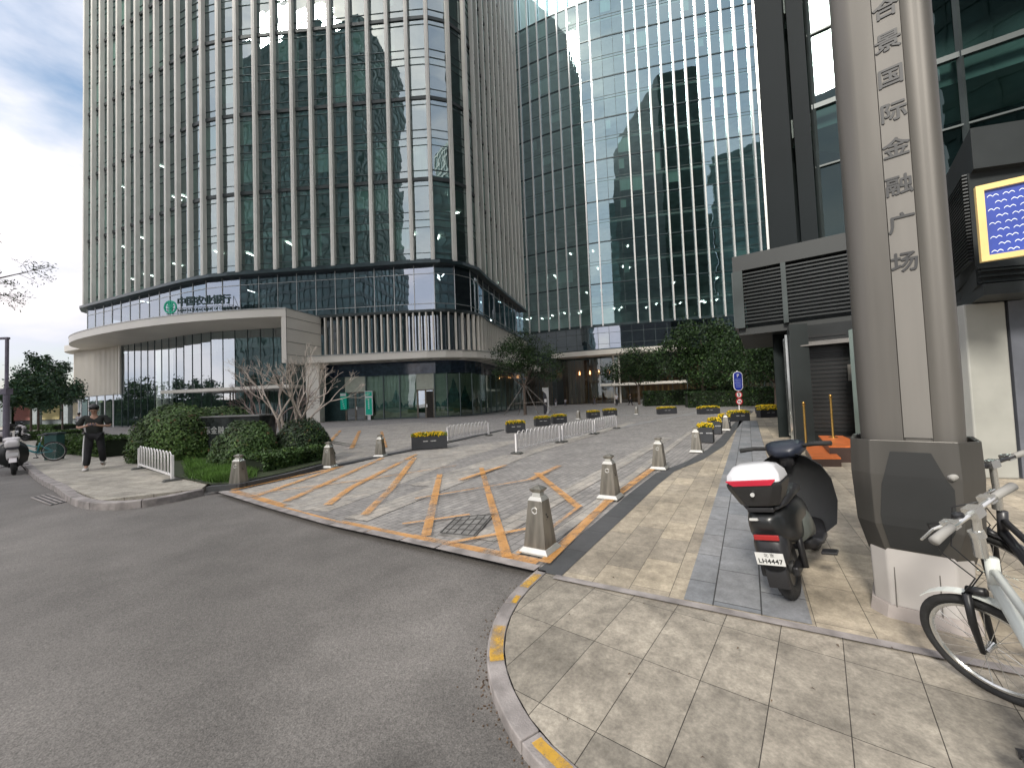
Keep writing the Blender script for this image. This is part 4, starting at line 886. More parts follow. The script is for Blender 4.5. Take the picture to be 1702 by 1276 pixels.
mb.loft([[(a_, y_, z_), (b_, y_, z_), (b_, y_ + .02, z_), (a_, y_ + .02, z_)] for z_, a_, b_, y_ in RP]); mb.build('recess_panel', mat('recess_black', (0.02, 0.021, 0.021), 0.55), PY, fixn=True)
mb = MB(); mb.loft([octo(0.225, 0.20, 0.08, 0.075), octo(0.235, 0.21, 0.08, 0.48)])
mb.build('base', mat('white_base', (0.45, 0.425, 0.405), 0.5, 0, .05), PY, bevel=0.01, fixn=True)
mb = MB()
for x in (-0.12, 0.08): mb.box((x, -0.2045, 0.27), (0.005, 0.006, 0.39), rot=Matrix.Rotation(R(-1.4), 3, 'X'))
mb.build('base_joint', dgd, PY)
mb = MB(); mb.loft([octo(0.25, 0.22, 0.08, 0.0), octo(0.24, 0.21, 0.08, 0.08)]); mb.build('plinth', mat('pinkish_plinth', (0.36, 0.32, 0.30), 0.7, 0, .1, 8), PY, fixn=True)
# ------------------------------------------------------------------ bollards
BM = mat('bollard_metal', (0.27, 0.25, 0.215), 0.33, 0.7, 0.25, 3, stretch=(5, 5, 0.6)); BP = mat('bollard_edge', (0.58, 0.57, 0.53), 0.3, 0.5, 0.1)
def sq(w, z): return [(-w, -w, z), (w, -w, z), (w, w, z), (-w, w, z)]
def make_bollard(lab, x, y, rz):
    o = thing('bollard', lab, 'bollard', (x, y, 0.02), rz, 'tapered metal bollards beside the drive')
    mb = MB(); mb.loft([sq(.118, .052), sq(.076, .49)]); mb.build('post', BM, o, bevel=.004, fixn=True)
    mb = MB(); mb.loft([sq(.155, 0), sq(.155, .018), sq(.122, .055)]); mb.build('foot', BP, o, bevel=.003, fixn=True)
    mb = MB(); mb.loft([sq(.078, .492), sq(.058, .525), sq(.046, .53), sq(.040, .56)]); mb.build('shoulder', BP, o, fixn=True)
    mb = MB(); mb.loft([sq(.040, .561), sq(.062, .585), sq(.062, .600), sq(.008, .630)]); mb.build('cap', BM, o, fixn=True)
    mb = MB()
    for k in range(6):
        a0 = R(60 * k + 30); a1 = R(60 * k + 90); mb.beam((.030 * math.cos(a0), -.087, .40 + .030 * math.sin(a0)), (.030 * math.cos(a1), -.087, .40 + .030 * math.sin(a1)), .006, .010)
    mb.build('ring', CHROME, o)
    mb = MB()
    for k in range(5): mb.box((.0905 + .0035 * (k < 2), -.02 + .02 * (k % 2), .36 - k * .028), (.006, .012 + .01 * (k % 2), .016))
    mb.build('engraving', mat('engraving_dark', (0.05, .045, .04), .7), o)
    return o
bd = math.atan2(0.84, 0.54) - R(90)
bl = [((900, 925), 'nearest metal bollard, at the corner beside the orange paint'), ((1018, 832), 'second metal bollard along the dark kerb strip on the right'), ((1100, 782), 'third metal bollard along the dark strip, beyond two nearer ones'),
      ((1162, 753), 'fourth metal bollard of the right row, just left of the yellow-flowered planter'), ((1210, 716), 'farthest bollard of the right row, between two flower planters'), ((390, 812), 'metal bollard on the left by the grass and the orange corner'), ((543, 779), 'metal bollard half hidden at the end of the low hedge'),
      ((630, 760), 'metal bollard left of the dark flower planter'), ((1059, 689), 'small distant bollard alone in the middle of the plaza'), ((962, 697), 'small distant bollard behind the white barrier, between planter groups')]
B0 = None
for i, (p, lab) in enumerate(bl):
    x, y = G(*p); y += 0.12
    if B0 is None: B0 = make_bollard(lab, x, y, bd)
    else: dup(B0, (x, y, 0.02 if i < 5 else 0.016), bd + (R(25) if 4 < i < 8 else 0), lab)
# ------------------------------------------------------------------ leaf and flower helpers
def leaf_mesh(name, pts, size, mats, parent, nrm=None, wid=0.5, jitter=0.35, midx=None):
    pts = np.asarray(pts); n = len(pts); s_ = size * rng.uniform(1 - jitter, 1 + jitter, (n, 1))
    a = rng.normal(size=(n, 3))
    if nrm is not None: a = a - nrm * (a * nrm).sum(1, keepdims=True) * 0.75
    a /= np.linalg.norm(a, axis=1, keepdims=True)
    b = rng.normal(size=(n, 3))
    if nrm is not None: b = np.cross(a, nrm + rng.normal(0, .35, (n, 3)))
    b -= a * (a * b).sum(1, keepdims=True); b /= np.linalg.norm(b, axis=1, keepdims=True) + 1e-9
    V = np.stack([pts - a * s_, pts + b * s_ * wid, pts + a * s_, pts - b * s_ * wid], 1).reshape(-1, 3)
    off = np.array(parent.location) if parent is not None else np.zeros(3)
    me = bpy.data.meshes.new(name); me.vertices.add(4 * n); me.vertices.foreach_set('co', (V - off).ravel())
    me.loops.add(4 * n); me.polygons.add(n); me.loops.foreach_set('vertex_index', np.arange(4 * n)); me.polygons.foreach_set('loop_start', np.arange(0, 4 * n, 4)); me.polygons.foreach_set('loop_total', np.full(n, 4))
    mats = mats if isinstance(mats, list) else [mats]
    for m_ in mats: me.materials.append(m_)
    if midx is not None: me.polygons.foreach_set('material_index', midx)
    me.update(); me.validate()
    o = bpy.data.objects.new(name, me); COL.objects.link(o); o.parent = parent; return o
def green(name, c, isl=0.45): return mat(name, c, 0.5, 0, 0.35, 1.2, island=isl, spec=0.3)
LG = green('shrub_leaf', (0.060, 0.110, 0.026)); LGD = green('dark_leaf', (0.020, 0.042, 0.014)); LGM = green('mid_leaf', (0.052, 0.098, 0.028)); LGB = green('blue_green_leaf', (0.05, 0.10, 0.055)); LGY = green('new_leaf', (0.085, 0.135, 0.03)); LRED = green('bronze_leaf', (0.12, 0.07, 0.03))
INNER = mat('shrub_shade', (0.012, 0.02, 0.008), 0.9); BARK = mat('bark', (0.13, 0.10, 0.08), 0.85, 0, 0.3, 8, bump=0.5, bscale=30)  # INNER is near-black: shade between the leaves put into the colour
def shrub(name, label, cat, c, r3, n, size, flat=0.0, leaf=LG, extra=LGY, group=None, power=2.0, fx=0.12):
    o = thing(name, label, cat, (c[0], c[1], c[2]), 0, group)
    d = rng.normal(size=(n, 3)); d /= np.linalg.norm(d, axis=1, keepdims=True); d[:, 2] = np.abs(d[:, 2]) * 1.0 - 0.12
    dd = np.sign(d) * np.abs(d) ** (2 / power); dd /= (np.abs(dd) ** power).sum(1, keepdims=True) ** (1 / power)
    f = 1 + 0.05 * np.sin(d[:, 0:1] * 7 + c[0]) * np.cos(d[:, 1:2] * 6 + c[1]) + 0.03 * np.sin(d[:, 2:3] * 13 + d[:, 0:1] * 9)
    pts = np.array(c) + dd * np.array(r3) * f * rng.uniform(0.90, 1.03, (n, 1)) + np.array([0, 0, r3[2] * 0.14])
    nn_ = d / np.array(r3); nn_ /= np.linalg.norm(nn_, axis=1, keepdims=True)
    leaf_mesh('foliage', pts, size, [leaf, extra, LRED], o, nn_, midx=np.where(rng.random(n) < fx, 1, np.where(rng.random(n) < .02, 2, 0)).astype(np.int32))
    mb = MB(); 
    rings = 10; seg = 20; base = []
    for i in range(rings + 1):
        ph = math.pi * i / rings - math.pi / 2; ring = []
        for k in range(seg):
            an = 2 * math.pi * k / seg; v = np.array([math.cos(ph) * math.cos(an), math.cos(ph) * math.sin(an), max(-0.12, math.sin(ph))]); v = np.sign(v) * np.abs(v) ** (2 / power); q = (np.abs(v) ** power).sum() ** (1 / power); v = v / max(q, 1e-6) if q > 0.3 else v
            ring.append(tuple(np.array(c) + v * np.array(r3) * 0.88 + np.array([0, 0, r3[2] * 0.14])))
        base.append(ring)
    mb.loft(base); mb.build('shade_core', INNER, o, world=True); return o  # solid dark core, its colour standing in for shade behind the leaves
g = G(242, 778, ZS)
shrub('shrub', 'largest clipped round shrub, behind the short white barrier at left', 'shrub', (-10.6, 12.6, 0.0), (1.25, 1.15, 1.52), 15000, 0.045, group='clipped shrubs by the drive')
shrub('shrub', 'rounded shrub half hidden behind the largest shrub, beside the dark sign wall', 'shrub', (-10.9, 14.8, 0.0), (1.5, 1.1, 1.45), 6000, 0.05, group='clipped shrubs by the drive')
shrub('shrub', 'round clipped shrub in front of the dark sign wall', 'shrub', (-7.05, 10.5, 0.0), (0.82, 0.75, 1.05), 11000, 0.034, leaf=LGM, group='clipped shrubs by the drive')
shrub('shrub', 'round clipped shrub with reddish leaves, right of the dark sign wall beneath the bare tree', 'shrub', (-5.95, 11.2, 0.0), (0.80, 0.7, 1.02), 11000, 0.034, leaf=LGD, group='clipped shrubs by the drive', fx=.06)
# low hedge in front
def hedge(label, a, b, w, h, n, size, z=0.0, leaf=LG, name='hedge', fx=.1):
    a = np.array(a); b = np.array(b); l = np.hypot(*(b - a)); d = (b - a) / l; nrm = np.array([-d[1], d[0]])
    o = thing(name, label, 'hedge', (*((a + b) / 2), z), 0, 'low clipped hedges')
    u_ = rng.uniform(0, 1, n); face = rng.random(n); t_ = rng.uniform(-.5, .5, n); zz = rng.uniform(0, 1, n)
    side = face < 0.55; sgn = np.where(rng.random(n) < .75, -1, 1) * (np.sign(nrm[1]) or 1)
    off = np.where(side, sgn * w / 2, t_ * w); z_ = np.where(side, zz * h, h) + 0.03 * np.sin(u_ * 25)
    ends = rng.random(n) < .08; u_ = np.where(ends, np.round(u_), u_)
    pts = np.stack([a[0] + d[0] * u_ * l + nrm[0] * off, a[1] + d[1] * u_ * l + nrm[1] * off, z + z_], 1) + rng.normal(0, .02, (n, 3))
    leaf_mesh('foliage', pts, size, [leaf, LGY], o, midx=(rng.random(n) < fx).astype(np.int32))
    mb = MB(); mb.box(((a[0] + b[0]) / 2, (a[1] + b[1]) / 2, z + h / 2 - .02), (l - .06, w - .07, h - .06), math.atan2(d[1], d[0])); mb.build('shade_core', INNER, o, world=True); return o  # plain dark box painted as the shaded inside of the hedge
hedge('low leafy hedge below the two round shrubs, behind the left bollard', G(418, 790), G(528, 766), 0.75, 0.42, 9000, 0.034, leaf=LGM)
hedge('low clipped hedge beside the sidewalk behind the walking person', G(92, 748, ZS), G(205, 757, ZS), 1.0, 0.62, 6000, 0.05, ZS)
hedge('low clipped hedge farther along the sidewalk, left of the pedestrian in white', G(66, 730, ZS), G(112, 729, ZS), 1.4, 0.5, 3500, 0.07, ZS)
hedge('distant low hedge strip before the parked scooters', G(28, 714, ZS), G(110, 713, ZS), 2.0, 0.5, 2500, 0.10, ZS)
# planting bed and grass
SOIL = mat('soil_and_moss', (0.025, 0.035, 0.012), 0.95, 0, .4, 6)
bed = [G(300, 800), G(350, 812), G(382, 811), G(470, 792), G(541, 773), G(538, 735), (-5.0, 13.5), (-8, 17), (-13.5, 17.5), (-12.6, 13.5), G(232, 780)]
sheet('planting_bed', bed, 0.085, SOIL)
edge = [G(352, 815), G(384, 814), G(470, 795), G(541, 776)]
mb = MB(); EP = Path(edge, 0); strip(mb, EP, 0, EP.L, 0.0, 0.13, 0.0, 0.10, .5); tag(mb.build('kerb_strip', DARKS_M, fixn=True), kind='structure')
EP2 = Path([G(541, 776), G(640, 756), G(745, 734), G(830, 715)], 0); mb = MB(); strip(mb, EP2, 0, EP2.L, 0.0, 0.26, 0.0, 0.03, .5); tag(mb.build('kerb_strip', DARKS_M, fixn=True), kind='structure')
n = 26000; gp = []
ga = np.array([G(303, 800), G(350, 811), G(382, 810), G(430, 800), G(440, 780), G(300, 765)])
while len(gp) < n:
    w_ = rng.dirichlet(np.ones(6) * .7); q = (w_[:, None] * ga).sum(0); gp.append((q[0], q[1], 0.085))
gp = np.array(gp); tip = gp + np.stack([rng.normal(0, .05, n), rng.normal(0, .05, n), rng.uniform(.07, .17, n)], 1); sd_ = rng.normal(size=(n, 3)) * [1, 1, 0]; sd_ /= np.linalg.norm(sd_, axis=1, keepdims=True) + 1e-9
V = np.stack([gp - sd_ * .006, gp + sd_ * .006, tip], 1).reshape(-1, 3); me = bpy.data.meshes.new('grass'); me.from_pydata(V.tolist(), [], [(3 * i, 3 * i + 1, 3 * i + 2) for i in range(n)]); me.materials.append(green('grass_blade', (0.085, 0.17, 0.03)))
o = bpy.data.objects.new('grass', me); COL.objects.link(o); tag(o, 'short green grass beside the left bollard', 'grass', kind='stuff')
# dark granite sign wall
w0, w1 = np.array(P(297, 700, 12.6)[:2]), np.array(P(431, 700, 11.9)[:2]); dw = (w1 - w0) / np.hypot(*(w1 - w0)); nw = np.array([-dw[1], dw[0]])
SW = thing('granite_sign_wall', 'low polished dark granite sign wall with pale characters between the round shrubs', 'sign wall', (*((w0 + w1) / 2), 0.06))
mb = MB(); mb.prism([tuple(w0), tuple(w1), tuple(w1 + nw * .6), tuple(w0 + nw * .6)], 0.0, 1.29); mb.build('wall', mat('polished_granite', (0.025, 0.03, 0.03), 0.08, 0, .4, 5), SW, world=True, fixn=True)
mb = MB(); mb.prism([tuple(w0 - dw * .03 - nw * .03), tuple(w1 + dw * .03 - nw * .03), tuple(w1 + dw * .03 + nw * .63), tuple(w0 - dw * .03 + nw * .63)], 1.295, 1.33); mb.build('coping', mat('grey_coping', (.2, .2, .2), .4), SW, world=True, fixn=True)
silv = mat('pale_letter', (0.55, 0.56, 0.54), 0.4, .3)
for k, ch in enumerate('合景国际金融广场'):
    q = w0 + dw * (0.33 + k * .27) - nw * .012; text_mesh('character', ch, 0.25, silv, SW, facing((q[0] - SW.location[0], q[1] - SW.location[1], 0.88 - .06), (-nw[0], -nw[1], 0)), 0.02)
# ------------------------------------------------------------------ trees
def limb(mb, a, d, l, r, depth, spread, tips, gravity=0.0, seg=5, forks=(2, 3), shrink=.72, minr=.004):
    pts = [Vector(a)]; d = Vector(d).normalized(); rr = [r]
    for i in range(3):
        d = (d + Vector((random.gauss(0, .12), random.gauss(0, .12), random.gauss(0.03, .08) - gravity))).normalized(); pts.append(pts[-1] + d * l / 3); rr.append(max(minr, r * (1 - .28 * (i + 1) / 3)))
    mb.tube(pts, rr, seg, caps=False)
    if depth == 0: tips.append((pts[-1], d)); return
    tips.append((pts[-1], d))
    for k in range(random.choice(forks)):
        q = Vector((random.gauss(0, 1), random.gauss(0, 1), random.gauss(0.1, .7))); q = (q - d * q.dot(d)).normalized()
        limb(mb, pts[-1] if k else pts[-1], (d + q * spread * random.uniform(.6, 1.3)), l * random.uniform(shrink - .12, shrink + .08), rr[-1] * .78, depth - 1, spread, tips, gravity, max(3, seg - 1), forks, shrink, minr)
def tree(name, label, loc, h, crown, nl, size, leaf, tr=0.1, trunk_h=None, group=None, cat='tree', clump=0.5, lean=0, inner=False):
    """crown: list of (dx,dy,z,rx,ry,rz)"""
    o = thing(name, label, cat, loc, 0, group); th = trunk_h or h * .35
    mb = MB(); tips = []
    mb.tube([(loc[0], loc[1], loc[2]), (loc[0] + lean * .3, loc[1], loc[2] + th * .5), (loc[0] + lean * .6, loc[1], loc[2] + th)], [tr * 1.25, tr, tr * .85], 8, caps=False)
    top = Vector((loc[0] + lean * .6, loc[1], loc[2] + th))
    for c in crown:
        t_ = Vector((loc[0] + c[0], loc[1] + c[1], loc[2] + c[2])); d = t_ - top; l = d.length
        if l > .1: mb.tube([top, top + d * .5 + Vector((random.gauss(0, .1) * l, random.gauss(0, .1) * l, .1 * l)), t_], [tr * .55, tr * .35, tr * .15], 5, caps=False)
    mb.build('trunk', BARK, o, world=True, smooth=True)
    tot = sum(c[3] * c[4] * c[5] for c in crown); P_ = []
    for c in crown:
        m_ = max(20, int(nl * c[3] * c[4] * c[5] / tot)); nc = max(6, int(14 * (c[3] * c[4] * c[5]) ** .33)); cc = rng.normal(size=(nc, 3)); cc /= np.linalg.norm(cc, axis=1, keepdims=True); cc *= rng.uniform(.45, 1.0, (nc, 1)) ** .6
        q = cc[rng.integers(0, nc, m_)] + rng.normal(0, clump * .45, (m_, 3)); P_.append(q * [c[3], c[4], c[5]] + [loc[0] + c[0], loc[1] + c[1], loc[2] + c[2]])
    P_ = np.concatenate(P_); leaf_mesh('crown', P_, size, leaf, o, midx=(rng.random(len(P_)) < .25).astype(np.int32)); return o
def px_tree(name, label, px, Y, ztop, crown, nl, size, leaf, **k):
    x = P(px, 660, Y)[0]; return tree(name, label, (x, Y, 0.0), ztop, crown, nl, size, leaf, **k)
TG = 'trees round the plaza'
px_tree('plaza_tree', 'slender staked tree with wispy foliage before the bank tower corner', 872, 37, 8, [(-1.0, 0, 5.6, 1.7, 1.6, 1.3), (1.5, 0, 5.2, 1.8, 1.6, 1.3), (0, 0, 6.6, 1.6, 1.6, 1.2), (2.6, .5, 4.0, 1.2, 1.2, .9), (-2.2, 0, 4.4, .9, 1, .8), (0.4, 0, 4.3, 1.3, 1.2, .8)], 9000, 0.085, [LGD, LGM], tr=.13, trunk_h=2.6, group=TG)
o = bpy.data.objects['plaza_tree']; x, y = o.location[0], o.location[1]
for k, (dx, dy) in enumerate(((-2.0, -.6), (1.2, -1.1), (2.7, -.9), (-.6, 1.6))):
    mb = MB(); mb.tube([(x + dx, y + dy, 0.02), (x + dx * .06, y + dy * .06, 2.7)], .032, 6); mb.build('stake', mat('stake_wood', (.20, .18, .16), .8, 0, .2), o, world=True)
mb = MB(); mb.beam((x - 1.1, y - .4, 1.1), (x + 1.5, y - .6, 1.15), .05); mb.build('stake_brace', MATS['stake_wood'], o, world=True)
px_tree('plaza_tree', 'broad dark tree before the lit lobby, left of the largest tree', 1062, 58, 8.5, [(0, 0, 6.2, 3.2, 2.5, 1.9), (-3.2, 0, 5.0, 2.2, 2, 1.5), (3, 0, 5.6, 2.4, 2, 1.8), (.5, 0, 4.6, 2.4, 2, 1.2)], 9000, 0.14, [LGD, LGM], tr=.16, trunk_h=2.6, group=TG)
px_tree('plaza_tree', 'largest dark green tree right of the lobby canopy', 1170, 45, 10, [(0, 0, 7.4, 3.0, 2.6, 2.2), (-3.0, 0, 6.0, 2.2, 2, 1.7), (2.6, 0, 6.2, 2.6, 2.2, 2.2), (0, 0, 4.4, 3.4, 2.6, 1.8), (2, 0, 2.6, 2.4, 2, 1.4)], 20000, 0.13, [LGD, LGM], tr=.2, trunk_h=2.8, group=TG)
px_tree('plaza_tree', 'dark tree behind the blue sign, under the louvred box', 1232, 38, 8, [(0, 0, 5.6, 2.4, 2.2, 1.8), (1.6, 0, 3.8, 2.2, 2, 1.6), (-1.6, .5, 3.4, 2.0, 2, 1.4), (3.6, 0, 4.6, 2, 2, 1.8)], 13000, 0.11, [LGD, LGM], tr=.14, trunk_h=2.2, group=TG)
px_tree('plaza_tree', 'dark tree at the far end of the walk beside the right-hand wall', 1290, 30, 7, [(0, 0, 4.4, 2.0, 2.0, 1.5), (-1.4, 0, 3.2, 1.5, 1.5, 1.2), (1.8, 0, 2.8, 1.6, 1.5, 1.3)], 9000, 0.09, [LGD, LGM], tr=.11, trunk_h=1.9, group=TG)
hedge('long dark hedge behind the far planters under the plaza trees', (17.5, 40), (40, 34), 2.5, 1.5, 9000, 0.11, 0, leaf=LGD, fx=.05)
hedge('dark hedge between the largest tree and the lobby glass', (16.5, 50), (30, 47), 2.5, 1.8, 6000, 0.13, 0, leaf=LGD, fx=.05)
# left street trees
SG_ = 'young street trees on the left'
for (px, Y, hh, lab) in ((52, 28, 5.6, 'leftmost slender street tree beside the lamp post'), (64, 30, 5.9, 'middle street tree of the three at left'), (104, 36, 6.3, 'rightmost street tree of the three, next to the bank corner')):
    px_tree('street_tree', lab, px, Y, hh, [(0, 0, hh * .72, 1.25, 1.2, 1.5), (-.7, 0, hh * .55, 1.1, 1, .9), (.8, 0, hh * .52, 1.1, 1, .9), (.1, 0, hh * .92, .6, .6, .8)], 5200, 0.10, [LGB, LGM], tr=.06, trunk_h=hh * .42, group=SG_, clump=.42)
# overhanging branch tree just outside the left edge
x0 = P(-95, 690, 14)[0]
OT = thing('street_tree', 'tree whose sparse twigs hang into the picture at the upper left edge', 'tree', (x0, 14, ZS)); mb = MB(); tips = []
mb.tube([(x0, 14, ZS), (x0 + .1, 14, 3), (x0 + .3, 14, 5.2)], [.16, .13, .10], 8, caps=False)
for tz, px in ((6.9, 30), (6.3, 14), (5.9, 5), (8.2, -60), (5.4, -120)):
    e = P(px, 690, 14)[0]; a = Vector((x0 + .3, 14, 5.2)); b_ = Vector((e, 14 + random.uniform(-.6, .6), tz)); m_ = (a + b_) / 2 + Vector((0, 0, .5)); mb.tube([a, m_, b_], [.05, .03, .008], 5, caps=False)
    for k in range(10):
        f_ = random.uniform(.45, 1); q = m_ * (1 - f_) + b_ * f_ if random.random() < .7 else b_; limb(mb, q, (random.uniform(.1, 1), random.gauss(0, .5), random.gauss(.1, .4)), .35, .009, 1, .6, tips, .05, 3, (1, 2), .7, .004)
mb.build('trunk', BARK, OT, world=True)
tp = np.array([tuple(t_[0]) for t_ in tips]); pts = np.concatenate([tp[rng.integers(0, len(tp), 900)] + rng.normal(0, .07, (900, 3))]); leaf_mesh('crown', pts, .05, [LGD, LGM], OT, wid=.3, midx=(rng.random(900) < .3).astype(np.int32))
# bare ornamental trees
TW = mat('pale_twig', (0.44, 0.38, 0.33), 0.8, 0, 0.25, 5)
TW2 = mat('reddish_twig', (0.22, 0.17, 0.155), 0.8, 0, 0.25, 5)
for (px, Y, lab, m_, sc_, seed) in ((484, 12.3, 'bare pale-branched tree rising behind the round shrub', TW, 1.0, 11), (452, 13.6, 'smaller bare tree with reddish twigs left of the pale bare tree', TW2, .85, 5)):
    random.seed(seed); x = P(px, 690, Y)[0]; o = thing('bare_tree', lab, 'tree', (x, Y, 0.05), 0, 'bare trees behind the shrubs'); mb = MB(); tips = []
    for k in range(6 if sc_ == 1 else 4):
        an = 2 * math.pi * k / 6 + random.gauss(0, .3); limb(mb, (x + .05 * math.cos(an), Y + .05 * math.sin(an), 0.05), (math.cos(an) * .33, math.sin(an) * .3, 1), 1.15 * sc_, .055 * sc_, 5, .50, tips, 0.0, 6, (2, 2, 3), .70, .0045)
    mb.build('branches', m_, o, world=True)
random.seed(21)
# distant tree line far left
pts = np.stack([rng.uniform(-330, -95, 9000), rng.uniform(120, 170, 9000), rng.gamma(2.2, 1.6, 9000)], 1); o = leaf_mesh('distant_trees', pts, .9, [LGB, LGM], None, midx=(rng.random(9000) < .3).astype(np.int32)); tag(o, 'distant hazy line of trees at the far left', 'trees', kind='stuff')
# ------------------------------------------------------------------ planters
PLM = mat('planter_charcoal', (0.038, 0.04, 0.045), 0.45, 0, .15, 2); FLY = mat('yellow_petal', (0.75, 0.55, 0.02), .6, 0, .2, 5, island=.3); FLG = green('flower_leaf', (0.10, 0.17, 0.03))
def flower_box(label, L_, loc, rz, W_=.38, H_=.40, dark=0):
    o = thing('flower_planter', label, 'planter', loc, rz, 'dark planters of yellow flowers')
    mb = MB(); t_ = .03
    mb.box((0, 0, .02), (L_, W_, .04)); mb.box((0, -W_ / 2 + t_ / 2, H_ / 2 + .021), (L_, t_, H_ - .04)); mb.box((0, W_ / 2 - t_ / 2, H_ / 2 + .021), (L_, t_, H_ - .04))
    for s_ in (-1, 1): mb.box((s_ * (L_ / 2 - t_ / 2), 0, H_ / 2 + .021), (t_ - .001, W_ - 2 * t_ - .002, H_ - .042))
    mb.box((0, 0, H_ - .05), (L_ - 2 * t_ - .004, W_ - 2 * t_ - .004, .02)); mb.build('box', PLM, o, fixn=True)
    n_ = int(900 * L_); q = np.stack([rng.uniform(-L_ / 2, L_ / 2, n_), rng.uniform(-W_ / 2, W_ / 2, n_), H_ + rng.uniform(-.03, .09, n_)], 1)
    tmp = bpy.data.objects.new('t', None); lf = leaf_mesh('leaves', q, .032, FLG, None); lf.parent = o
    n_ = int(420 * L_); q = np.stack([rng.uniform(-L_ / 2 - .01, L_ / 2 + .01, n_), rng.uniform(-W_ / 2 - .01, W_ / 2 + .01, n_), H_ + rng.uniform(.02, .13, n_)], 1)
    q[:, 2] -= .05 * (np.abs(q[:, 0]) / (L_ / 2)) ** 4 + .03 * (np.abs(q[:, 1]) / (W_ / 2)) ** 2
    V = []; F = []
    for p in q[:max(3, len(q))]:      # small rosettes of crossed petals
        for k in range(3):
            a_ = rng.normal(size=3); a_ /= np.linalg.norm(a_); b_ = np.cross(a_, rng.normal(size=3)); b_ /= np.linalg.norm(b_); i = len(V); s_ = .026
            V += [tuple(p - a_ * s_), tuple(p + b_ * s_), tuple(p + a_ * s_), tuple(p - b_ * s_)]; F.append((i, i + 1, i + 2, i + 3))
    me = bpy.data.meshes.new('flowers'); me.from_pydata(V, [], F); me.materials.append(FLY); f_ = bpy.data.objects.new('flowers', me); COL.objects.link(f_); f_.parent = o
    mb = MB()
    for xx, ww in ((-.12, .16), (.13, .18)):
        for k in range(5): mb.box((xx - ww / 2 + ww * k / 5 + .012, -W_ / 2 - .003, H_ * .62), (.02, .004, .028 + .008 * (k % 2)))
    mb.build('marking', mat('planter_mark', (.6, .6, .6), .5), o)
    return o
def at_px(px, py): x, y = G(px, py); return x, y
pl = [((712, 747), 1.12, R(12), 'nearest dark planter of yellow flowers, joined to a short white barrier on the left side'),
      ((857, 719), .85, R(10), 'dark flower planter standing alone behind the long white barrier, leftmost of its row'), ((902, 708), .85, R(12), 'dark flower planter in the middle of the row behind the long white barrier'), ((930, 704), .85, R(14), 'rightmost dark flower planter of the three behind the near end of the white barrier'),
      ((987, 695), .85, R(12), 'dark flower planter behind the far end of the white barrier, left one of two'), ((1015, 691), 1.0, R(6), 'dark flower planter behind the far end of the white barrier, right one of two'),
      ((1110, 688), 1.35, R(0), 'far dark planter alone in front of the lobby seats'), ((1180, 688), 1.4, R(0), 'far dark planter before the largest tree, left of the blue sign'),
      ((1231, 700), .95, R(2), 'dark flower planter at the foot of the blue sign'), ((1282, 694), 1.1, R(0), 'front one of two overlapping planters beside the right-hand wall'), ((1279, 687), 1.3, R(0), 'rear one of two overlapping planters beside the right-hand wall')]
proto = {}
for i, (p, L_, rz, lab) in enumerate(pl):
    x, y = G(*p); y += .2
    flower_box(lab, L_, (x, y, 0.022), rz)
for p, L_, lab in (((1182, 737), .62, 'nearest square planter of orange-yellow flowers on the dark kerb strip'), ((1196, 722), .62, 'second square planter on the dark kerb strip, between bollard and nearest one'), ((1211, 712), .62, 'third square planter on the dark kerb strip behind the farthest bollard')):
    x, y = G(*p); y += .3; flower_box(lab, .42, (x, y, 0.022), bd, W_=.42, H_=.44)
# ------------------------------------------------------------------ white barriers
DKB = mat('barrier_foot', (.06, .06, .055), .8, 0, .3)
def barrier(label, a, b, n_, z=0.022, feet=(1, 1)):
    a = Vector((*a, z)); b = Vector((*b, z)); l = (b - a).length; o = thing('white_barrier', label, 'barrier', a, math.atan2(b.y - a.y, b.x - a.x), 'low white steel barriers with arched bars')
    for k, x in enumerate((0.03, l - .03)):
        mb = MB(); mb.box((x, 0, .29), (.075, .05, .5)); mb.build('post', WHITEP, o, bevel=.004)
        mb = MB(); mb.loft([[(x - .10, -.16, 0), (x + .10, -.16, 0), (x + .10, .16, 0), (x - .10, .16, 0)], [(x - .07, -.12, .04), (x + .07, -.12, .04), (x + .07, .12, .04), (x - .07, .12, .04)]]); mb.build('foot', DKB, o, fixn=True)
    mb = MB(); mb.box((l / 2, 0, .12), (l - .08, .03, .04)); mb.build('bottom_rail', WHITEP, o)
    st = (l - .14) / n_
    for k in range(n_):
        x0_ = .07 + st * k + st * .14; w_ = st * .72; mb = MB(); pts = [(x0_, 0, .13)] + [(x0_ + w_ / 2 - w_ / 2 * math.cos(R(t_)), 0, .60 - w_ / 2 + w_ / 2 * math.sin(R(t_))) for t_ in range(0, 181, 30)] + [(x0_ + w_, 0, .13)]
        mb.tube(pts, .0115, 6); mb.build('arched_bar', WHITEP, o, smooth=True)
        if k: 
            pass
    mb = MB()
    for k in range(1, n_): mb.box((.07 + st * k, 0, .47), (st * .30, .016, .02))
    mb.build('link_bar', WHITEP, o); return o
barrier('nearest panel of the long white barrier in the middle of the drive', G(858, 755), G(931, 736), 11)
barrier('middle panel of the long white barrier in the middle of the drive', G(935, 735), G(986, 722), 11)
barrier('farthest panel of the long white barrier in the middle of the drive', G(989, 721), G(1025, 712), 11)
barrier('white barrier panel beyond the nearest dark flower planter', G(744, 735), G(813, 724), 11)
bb = barrier('short white barrier on the left sidewalk in front of the largest shrub', G(231, 779, ZS), G(287, 799, ZS), 11, ZS)
bb.children[0]
tgo = MB(); x, y = G(287, 799, ZS)
